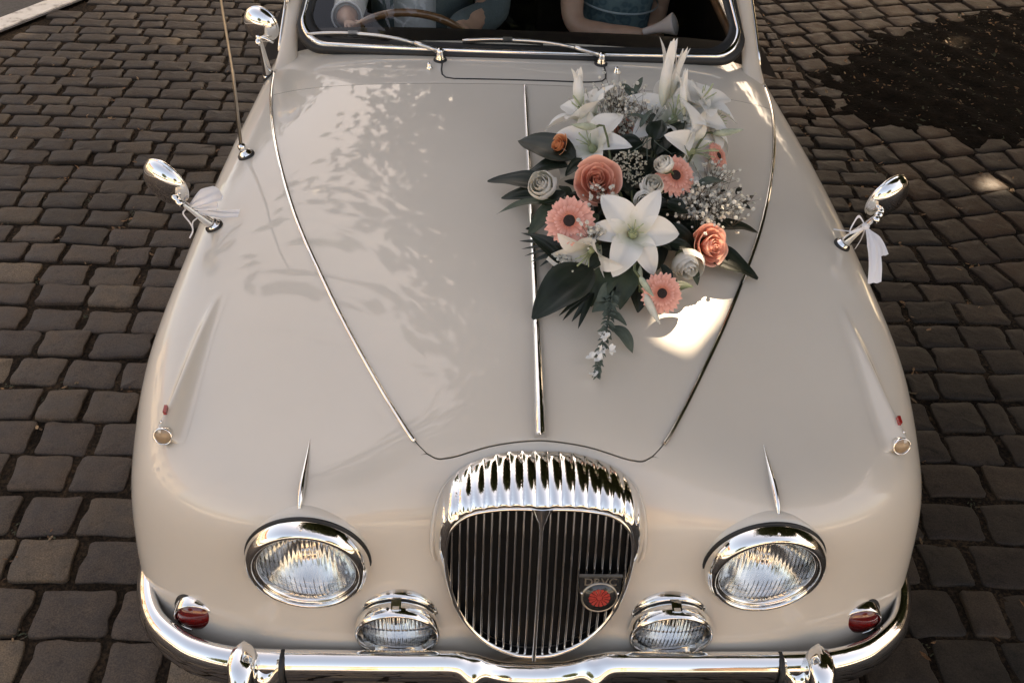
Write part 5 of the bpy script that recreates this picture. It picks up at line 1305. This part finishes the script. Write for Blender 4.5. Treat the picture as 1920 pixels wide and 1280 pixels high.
def left_of_line(x, y):
    d = np.array([x, y]) - LA; return (LD[0] * d[1] - LD[1] * d[0]) > 0
def x_bound(y): return 1.64 + (3.12 - y) * .150 if y < 3.12 else 1.62 - (y - 3.12) * .05
stones = []     # x, y, w, d, rot, brown
rr = random.Random(5)
y = -3.0
while y < 9.0:
    dpt = .168 - .022 * max(0, min(y, 3.0)); x = -7 + rr.uniform(-.2, 0); joint = .011 if y < 2 else .009
    yw = rr.uniform(-.008, .008)
    while x < 7:
        w = rr.choice((.150, .165, .175, .18, .19, .20)) * rr.uniform(.94, 1.06) if rr.random() > .07 else rr.uniform(.09, .12)
        if y > 1.9: w *= .95
        xb = x_bound(y + dpt / 2)
        if x < xb < x + w + .05: w = xb - x
        cx_, cy_ = x + w / 2, y + dpt / 2 + yw + .012 * math.sin(x * 2.1)
        if w > .05 and cx_ < xb and not left_of_line(cx_ - .06, cy_ + .03) and not in_bed(cx_, cy_, rr):
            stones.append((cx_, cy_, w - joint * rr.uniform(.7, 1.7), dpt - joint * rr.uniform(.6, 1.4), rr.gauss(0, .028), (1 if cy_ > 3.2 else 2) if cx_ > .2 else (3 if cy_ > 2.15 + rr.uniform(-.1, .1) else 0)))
        x += w
    y += dpt
# turned field on the far right
ca, sa_ = math.cos(math.radians(14)), math.sin(math.radians(14))
v = -5.0
while v < 9.0:
    dv = rr.uniform(.150, .170); u = -3.0; first = True
    while u < 12:
        w = rr.uniform(.16, .215)
        if first:
            ex, ey = 1.3 + u * ca - (v + dv / 2) * sa_ + .04 * (v + dv / 2), .4 + u * sa_ + (v + dv / 2) * ca
            if ex < x_bound(ey) + .004: u += .01; continue
            first = False; w *= rr.uniform(.6, 1.0)
        cu, cv = u + w / 2, v + dv / 2
        px, py = 1.3 + cu * ca - cv * sa_ + .04 * cv, .4 + cu * sa_ + cv * ca
        if -3 < py < 9 and px < 8 and px > x_bound(py) and not in_bed(px, py, rr):
            stones.append((px, py, w - .012 * rr.uniform(.7, 1.8), dv - .012 * rr.uniform(.6, 1.5), math.radians(14) + rr.gauss(0, .05), 1 if rr.random() < .75 else 2))
        u += w
    v += dv
# the nearest stones that stand clear of the car are separate pieces
CAMP = np.array(cam.location)
def seen(x, y):
    if y < .05 or (abs(x) < .78 and -.2 < y < 4.6): return 1e6
    if abs(x) > 1.25 + .47 * y + .15: return 1e5
    return 0
order = sorted(range(len(stones)), key=lambda i: math.dist((stones[i][0], stones[i][1], 0), CAMP) + seen(stones[i][0], stones[i][1]))
single = set(order[:300])
SMATS = [M['sett'], M['sett_brown'], M['sett_dark'], M['sett_small_shaded']]
RV, RF, RM = [], [], []
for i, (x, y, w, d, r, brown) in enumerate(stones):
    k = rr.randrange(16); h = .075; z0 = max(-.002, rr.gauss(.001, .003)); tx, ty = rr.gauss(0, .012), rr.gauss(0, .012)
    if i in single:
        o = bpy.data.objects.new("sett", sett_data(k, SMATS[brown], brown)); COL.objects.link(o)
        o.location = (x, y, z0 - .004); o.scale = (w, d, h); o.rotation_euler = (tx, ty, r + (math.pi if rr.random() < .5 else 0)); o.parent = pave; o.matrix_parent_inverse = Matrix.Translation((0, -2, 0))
    else:
        P = SV[k][0] * np.array([w, d, h]); c_, s_ = math.cos(r), math.sin(r)
        P = np.stack([P[:, 0] * c_ - P[:, 1] * s_ + x, P[:, 0] * s_ + P[:, 1] * c_ + y, P[:, 2] + z0 - .004 + P[:, 0] * ty], 1)
        b = len(RV) and RV[-1]
        RV.append(P); RF.append((k, brown))
off = 0; vv, ff, mi = [], [], []
for P, (k, br) in zip(RV, RF):
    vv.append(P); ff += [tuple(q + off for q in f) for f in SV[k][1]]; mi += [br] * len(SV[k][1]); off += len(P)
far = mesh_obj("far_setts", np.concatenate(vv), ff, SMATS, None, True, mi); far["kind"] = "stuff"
far.parent = pave; far.matrix_parent_inverse = Matrix.Translation((0, -2, 0))

# soil bed with litter
t = NT("bed_soil"); t.set(Roughness=1.0, Specular_IOR_Level=.05); n1 = t.noise(16, 6, .7); r1 = t.ramp(n1.outputs[0], [(.35, (.005, .004, .003)), (.6, (.013, .009, .006)), (.75, (.030, .017, .010))]); t.l(r1.outputs[0], t.b.inputs["Base Color"]); t.bump(t.noise(60, 5, .7).outputs[0], 1, .02); M['soil'] = t.m
def bedz(x, y):
    # heaped in the middle, feathering out between the stones
    lv = 0
    for kk, z in ((1.14, -.012), (1.04, -.003), (.95, .006), (.85, .014), (.7, .022)):
        if inside((BEDC[0] + (x - BEDC[0]) / kk, BEDC[1] + (y - BEDC[1]) / kk), BED): lv = z
    if lv == 0: return -.04
    return lv + .010 * math.sin(x * 13 + 2 * math.sin(y * 9)) * math.cos(y * 11 + x * 3) + .006 * math.sin(x * 31 + y * 17)
xs = np.linspace(1.3, 5.3, 130); ys = np.linspace(2.6, 5.2, 90); P = []
for yy in ys:
    row = []
    for xx in xs:
        e = inside((xx, yy), BED); q = .5 + .5 * math.sin(xx * 7.3 + 1.7 * math.sin(yy * 5)) * math.cos(yy * 6.1 + xx)
        dmin = min(abs(xx - 1.62), 1.0); row.append((xx, yy, bedz(xx, yy)))
    P.append(row)
m = MB(); m.grid(np.array(P)); bed = m.build("soil_bed", M['soil']); tag(bed, kind="structure")

# fallen bits: leaf scraps and crumbs in the joints, thick on the soil
M['litter'] = sett_mat("dry_leaf_scraps", [(0, (.16, .075, .032)), (.3, (.09, .045, .022)), (.55, (.22, .12, .06)), (.75, (.055, .035, .02)), (.9, (.30, .20, .12)), (1, (.16, .075, .032))], 0)
M['moss'] = sett_mat("joint_moss", [(0, (.035, .042, .022)), (.4, (.05, .055, .035)), (.7, (.022, .028, .016)), (1, (.035, .042, .022))], 0)
m = MB(); mo = MB()
def scrap(mb_, x, y, z, s, rr):
    a = rr.uniform(0, 6.28); tl = rr.uniform(-.6, .6); e = np.array([math.cos(a), math.sin(a), tl * .4]); f_ = np.array([-math.sin(a), math.cos(a), rr.uniform(-.4, .4)]); c = np.array([x, y, z])
    cur = np.array([0, 0, rr.uniform(.0, .5) * s]); k = rr.uniform(.25, .6)
    mb_.add([c - e * s, c - e * s * .3 + f_ * s * k, c + e * s * .5 + f_ * s * k * .7 + cur, c + e * s + cur * 1.4, c + e * s * .4 - f_ * s * k + cur * .6, c - e * s * .4 - f_ * s * k * .8], [(0, 1, 4, 5), (1, 2, 3, 4)])
for _ in range(3600):
    x, y = rr.uniform(-3.3, 3.2), rr.uniform(-.2, 4.6)
    if abs(x) < .7 and y > .2: continue
    right = x > 0
    if not right and rr.random() < .25: continue
    i = rr.randrange(len(stones)); s0 = stones[i]
    if abs(s0[0]) > 3.3 or s0[1] > 4.7 or s0[1] < -.2: continue
    # along an edge of a stone
    if rr.random() < .5: lx, ly = rr.uniform(-.5, .5) * s0[2], (.5 * s0[3] + .008) * rr.choice((-1, 1))
    else: lx, ly = (.5 * s0[2] + .008) * rr.choice((-1, 1)), rr.uniform(-.5, .5) * s0[3]
    c_, s_ = math.cos(s0[4]), math.sin(s0[4]); x, y = s0[0] + lx * c_ - ly * s_, s0[1] + lx * s_ + ly * c_
    for _k in range(rr.randint(1, 4)):
        scrap(m, x + rr.gauss(0, .012), y + rr.gauss(0, .012), -.010 + rr.uniform(0, .012), rr.uniform(.004, .011) * (1.25 if x > 0 else 1), rr)
    if rr.random() < .55:
        for _k in range(9): scrap(mo, x + rr.gauss(0, .014), y + rr.gauss(0, .014), -.014 + rr.uniform(0, .012), rr.uniform(.003, .007), rr)
for _ in range(2000):
    x, y = rr.uniform(1.5, 3.6), rr.uniform(2.7, 4.8)
    if not inside((x, y), BED) and rr.random() < .88: continue
    scrap(m if rr.random() < .55 else mo, x, y, max(.0, bedz(x, y)) + .006 + rr.uniform(0, .008), rr.choice((.005, .007, .010, .015)) * rr.uniform(.6, 1.1), rr)
for x, y, s in ((1.06, .83, .03), (1.08, .80, .024), (1.04, .62, .022), (1.22, .98, .026), (1.35, .45, .02), (1.03, .30, .018), (1.5, 1.62, .024), (1.75, 2.0, .02), (1.55, 2.6, .02), (-1.0, 1.62, .02), (-.86, 1.30, .02), (1.0, 1.15, .02), (1.32, 1.25, .018)):
    scrap(m, x, y, .012, s, rr)
tag(m.build("leaf_litter", M['litter'], None, smooth=False), "brown dry leaf scraps lying in the joints between setts", "leaf litter", kind="stuff")
tag(mo.build("moss_crumbs", M['moss'], None, smooth=False), "grey green moss crumbs in the joints between setts", "moss", kind="stuff")

# white line and asphalt in the far left corner
M['asphalt'] = simple("asphalt", (.045, .043, .042), .85, var=.3, vscale=60, bump=.6, bscale=150, bdist=.005)
t = NT("worn_white_paint"); n1 = t.noise(11, 6, .65); r1 = t.ramp(n1.outputs[0], [(.36, (.30, .28, .25)), (.46, (.56, .54, .50)), (.7, (.66, .64, .60))]); t.l(r1.outputs[0], t.b.inputs["Base Color"]); t.set(Roughness=.8); t.bump(t.noise(80).outputs[0], .4, .003); M['white_paint'] = t.m
nl = np.array([-LD[1], LD[0]])
def lp(s_, o_): q = LA + LD * s_ + nl * o_; return (q[0], q[1])
V = [(*lp(s_, o_), .004) for s_ in (-8, 9) for o_ in (-.02, 12)]
ro = mesh_obj("road", V, [(0, 2, 3, 1)], M['asphalt'], smooth=False); tag(ro, kind="structure")
V = [(*lp(s_, o_), z) for s_ in np.linspace(-8, 9, 60) for o_, z in ((.0, .004), (.004, .009), (.128, .009), (.132, .005))]
F = [(i * 4 + k, (i + 1) * 4 + k, (i + 1) * 4 + k + 1, i * 4 + k + 1) for i in range(59) for k in range(3)]
ln = mesh_obj("road_line", V, F, M['white_paint'], smooth=False); tag(ln, kind="structure")

# unseen pale paving before the setts, added to bounce sunlight onto the nose
M['bounce_square'] = simple("pale_bounce_paving", (.40, .375, .34), .9, var=.15, vscale=3, bump=.3, bscale=60)
sq = mesh_obj("bounce_square", [(-40, -26, .002), (40, -26, .002), (40, -3.05, .002), (-40, -3.05, .002)], [(0, 1, 2, 3)], M['bounce_square'], smooth=False); tag(sq, kind="structure")
# ------------------------------------------------------------------ trees round the place (they shade it and show in the chrome)
M['bark'] = simple("bark", (.07, .052, .04), .9, var=.4, vscale=14, bump=.8, bscale=22, bdist=.03)
M['tleaf'] = leafy("tree_leaf", (.050, .068, .026), .30, .45, .3, 2.0)
SPOTS = [((.368, .590, .925), 0, .050), ((.280, .505, .910), 0, .042), ((2.17, 2.68, 0), 0, .055), ((-1.66, 3.98, 0), 0, .05), ((-2.50, 3.98, 0), 0, .05), ((2.55, 4.18, 0), 0, .05)]
def tree(name, base, height, crown_c, crown_r, n_leaf, seed, label, leaf=.085, holes=False, trunk_r=.2):
    rr_ = np.random.default_rng(seed); r2 = random.Random(seed)
    t_ = empty(name, tuple(base)); tag(t_, label, "tree")
    b = np.array(base, float); c = np.array(crown_c, float); R = np.array(crown_r, float)
    m = MB(); top = np.array([b[0] * .7 + c[0] * .3, b[1] * .7 + c[1] * .3, c[2] - R[2] * .5])
    m.tube(spline([b + [0, 0, -.1], b + [0, 0, .4], (b + top) / 2 + [r2.uniform(-.1, .1), r2.uniform(-.1, .1), 0], top], 12), np.linspace(trunk_r * 1.25, trunk_r * .6, 12), 14)
    m.build("trunk", M['bark'], t_)
    lim = MB(); ends = []
    for k in range(16):
        d = rr_.normal(size=3); d[2] = abs(d[2]) * .6; d /= np.linalg.norm(d); e = c + d * R * rr_.uniform(.4, .85); e[2] = max(e[2], top[2] + .2)
        st = top + (b - top) * r2.uniform(0, .25); mid = (st + e) / 2 + np.array([0, 0, .3]); sp_ = spline([st, mid, e], 8); dn = spline([st, mid, e], 60)
        if holes and any(np.linalg.norm((dn - np.array(p)) - ((dn - np.array(p)) @ np.array(SUN))[:, None] * np.array(SUN), axis=1).min() < .22 for p, _a, _b in SPOTS): continue
        lim.tube(sp_, np.linspace(trunk_r * .32, .02, 8), 7); ends.append(e)
    o = lim.build("limbs", M['bark'], t_); o["kind"] = "stuff"
    # leaves in clumps through the crown's volume
    nc = 520; cd = rr_.normal(size=(nc, 3)); cd /= np.linalg.norm(cd, axis=1)[:, None]; cc = c + cd * R * (rr_.random(nc) ** .40)[:, None]
    idx = rr_.integers(0, nc, n_leaf); P = cc[idx] + rr_.normal(size=(n_leaf, 3)) * R * .13
    nv = rr_.normal(size=(n_leaf, 3)) + np.array([0, 0, .8]); nv /= np.linalg.norm(nv, axis=1)[:, None]
    u = np.cross(nv, rr_.normal(size=(n_leaf, 3))); u /= np.linalg.norm(u, axis=1)[:, None]; w = np.cross(nv, u)
    s = leaf * rr_.uniform(.7, 1.35, n_leaf)[:, None]
    if holes:      # the gaps that let single sun flecks through
        sv = np.array(SUN); keep = np.ones(n_leaf, bool); C4 = np.stack([P, P - u * s, P + w * s * .55 - u * s * .1, P + u * s, P - w * s * .55 - u * s * .1, P - u * s * .5, P + u * s * .5], 1)
        for p, ra, rb in SPOTS:
            d = C4 - np.array(p); al = d @ sv; perp = np.linalg.norm(d - al[..., None] * sv, axis=-1).min(1); keep &= perp > rb
        P, u, w, s = P[keep], u[keep], w[keep], s[keep]
    V4 = None
    n = len(P); V = np.stack([P - u * s, P + w * s * .55 - u * s * .1, P + u * s, P - w * s * .55 - u * s * .1], 1).reshape(-1, 3)
    me = bpy.data.meshes.new("crown"); me.vertices.add(n * 4); me.vertices.foreach_set("co", V.ravel()); me.loops.add(n * 4); me.loops.foreach_set("vertex_index", np.arange(n * 4)); me.polygons.add(n); me.polygons.foreach_set("loop_start", np.arange(0, n * 4, 4)); me.polygons.foreach_set("loop_total", np.full(n, 4)); me.update(); me.validate(); me.materials.append(M['tleaf'])
    o = bpy.data.objects.new("crown", me); COL.objects.link(o); PW[o.name] = Vector((0, 0, 0)); adopt(o, t_); o["kind"] = "stuff"
tree("street_tree", (5.6, 7.6, 0), 9, (4.2, 8.2, 7.2), (5.6, 5.4, 2.3), 90000, 1, "large leafy street tree standing beyond the right rear of the car", .13, True, .24)
tree("street_tree", (3.9, 3.9, 0), 8, (2.55, 2.7, 6.3), (3.9, 3.9, 1.9), 46000, 2, "leafy street tree growing in the soil bed right of the car", .13, True, .18)
tree("street_tree", (-6.5, 15, 0), 9, (-6.5, 15, 6), (3.2, 3.2, 2.6), 9000, 3, "street tree far behind the car on the left", .14)
tree("street_tree", (-9.5, -15.0, 0), 9, (-9.5, -15.0, 5.6), (3.4, 3.0, 2.8), 9000, 4, "street tree behind the photographer on the left", .14)
tree("street_tree", (8.5, -16.0, 0), 9, (8.5, -16.0, 5.4), (3.2, 3.0, 2.8), 9000, 5, "street tree behind the photographer on the right", .14)

tree("street_tree", (7.5, 3.2, 0), 7, (7.5, 3.2, 3.6), (2.6, 2.8, 2.2), 16000, 7, "low leafy tree behind the soil bed, added to block sky from the right", .13)  # unseen tree, added to keep skylight off the right-hand stones
# ------------------------------------------------------------------ house fronts round the street
M['stucco'] = simple("warm_stucco", (.52, .40, .28), .9, var=.12, vscale=1.2, bump=.3, bscale=40)
M['stucco2'] = simple("pale_stucco", (.58, .50, .40), .9, var=.10, vscale=1.0, bump=.3, bscale=40)
M['rooftile'] = simple("roof_tile", (.22, .09, .055), .8, var=.3, vscale=6)
M['pane'] = simple("window_pane", (.03, .035, .04), .05, Coat_Weight=1.0)
M['frame'] = simple("window_frame", (.55, .52, .47), .6)
def house(c, w, h, d, face, mat, label):
    """face: rotation about z of the front (front looks along local -y)"""
    hs = empty("house", tuple(c)); tag(hs, label, "house"); Rm = np.array(Euler((0, 0, face)).to_matrix()); c = np.array(c)
    tr = lambda P: [c + Rm @ np.array(p) for p in P]
    def bx(m, ce, sz):
        q = MB(); q.box(ce, sz); m.add(tr(q.v), q.f)
    m = MB(); bx(m, (0, d / 2, h / 2), (w, d, h)); m.build("wall", mat, hs, smooth=False)
    m = MB(); e = .4; m.add(tr([(-w / 2 - e, -e, h), (w / 2 + e, -e, h), (w / 2 + e, d + e, h), (-w / 2 - e, d + e, h), (-w / 2 - e, d / 2, h + 2.4), (w / 2 + e, d / 2, h + 2.4)]), [(0, 1, 5, 4), (2, 3, 4, 5), (0, 4, 3), (1, 2, 5), (3, 2, 1, 0)]); m.build("roof", M['rooftile'], hs, smooth=False)
    nx = int(w // 2.3)
    for f_ in range(int(h // 3)):
        for k in range(nx):
            x = (k - (nx - 1) / 2) * 2.3; z = 1.7 + f_ * 3.0
            if f_ == 0 and k == nx // 2:
                m = MB(); bx(m, (x, -.02, 1.15), (1.1, .08, 2.3)); m.build("door", M['walnut'], hs, smooth=False); continue
            m = MB(); bx(m, (x, -.02, z), (1.15, .10, 1.6)); fr = m.build("window", M['frame'], hs, smooth=False)
            m = MB(); bx(m, (x - .26, -.05, z), (.44, .08, 1.4)); m.build("pane", M['pane'], fr, smooth=False)
            m = MB(); bx(m, (x + .26, -.05, z), (.44, .08, 1.4)); m.build("pane", M['pane'], fr, smooth=False)
house((-2, -26, 0), 14, 6.5, 8, math.pi, M['stucco'], "warm stucco house front standing behind the photographer")
house((14, -25, 0), 12, 6.0, 8, math.pi, M['stucco2'], "pale stucco house front behind the photographer on the right")
house((-19, 4, 0), 16, 6.5, 8, math.radians(90), M['stucco2'], "pale stucco house front across the road on the left")
house((17, 6, 0), 14, 7.0, 8, math.radians(-90), M['stucco'], "warm stucco house front beyond the trees on the right")
house((9, 26, 0), 20, 7.0, 8, 0, M['stucco2'], "pale stucco house front added far behind the car on the right to darken reflections")  # unseen house, put in to darken sky reflections along the right wing
house((-14, 30, 0), 16, 6.0, 8, 0, M['stucco'], "warm stucco house front far behind the car on the left")
tree("street_tree", (12, 15, 0), 9, (12, 15, 4.5), (4.0, 3.4, 3.2), 12000, 8, "tree added before the far house behind the car to hide bright horizon sky", .16)  # unseen tree, put in to hide bright horizon sky from the paint
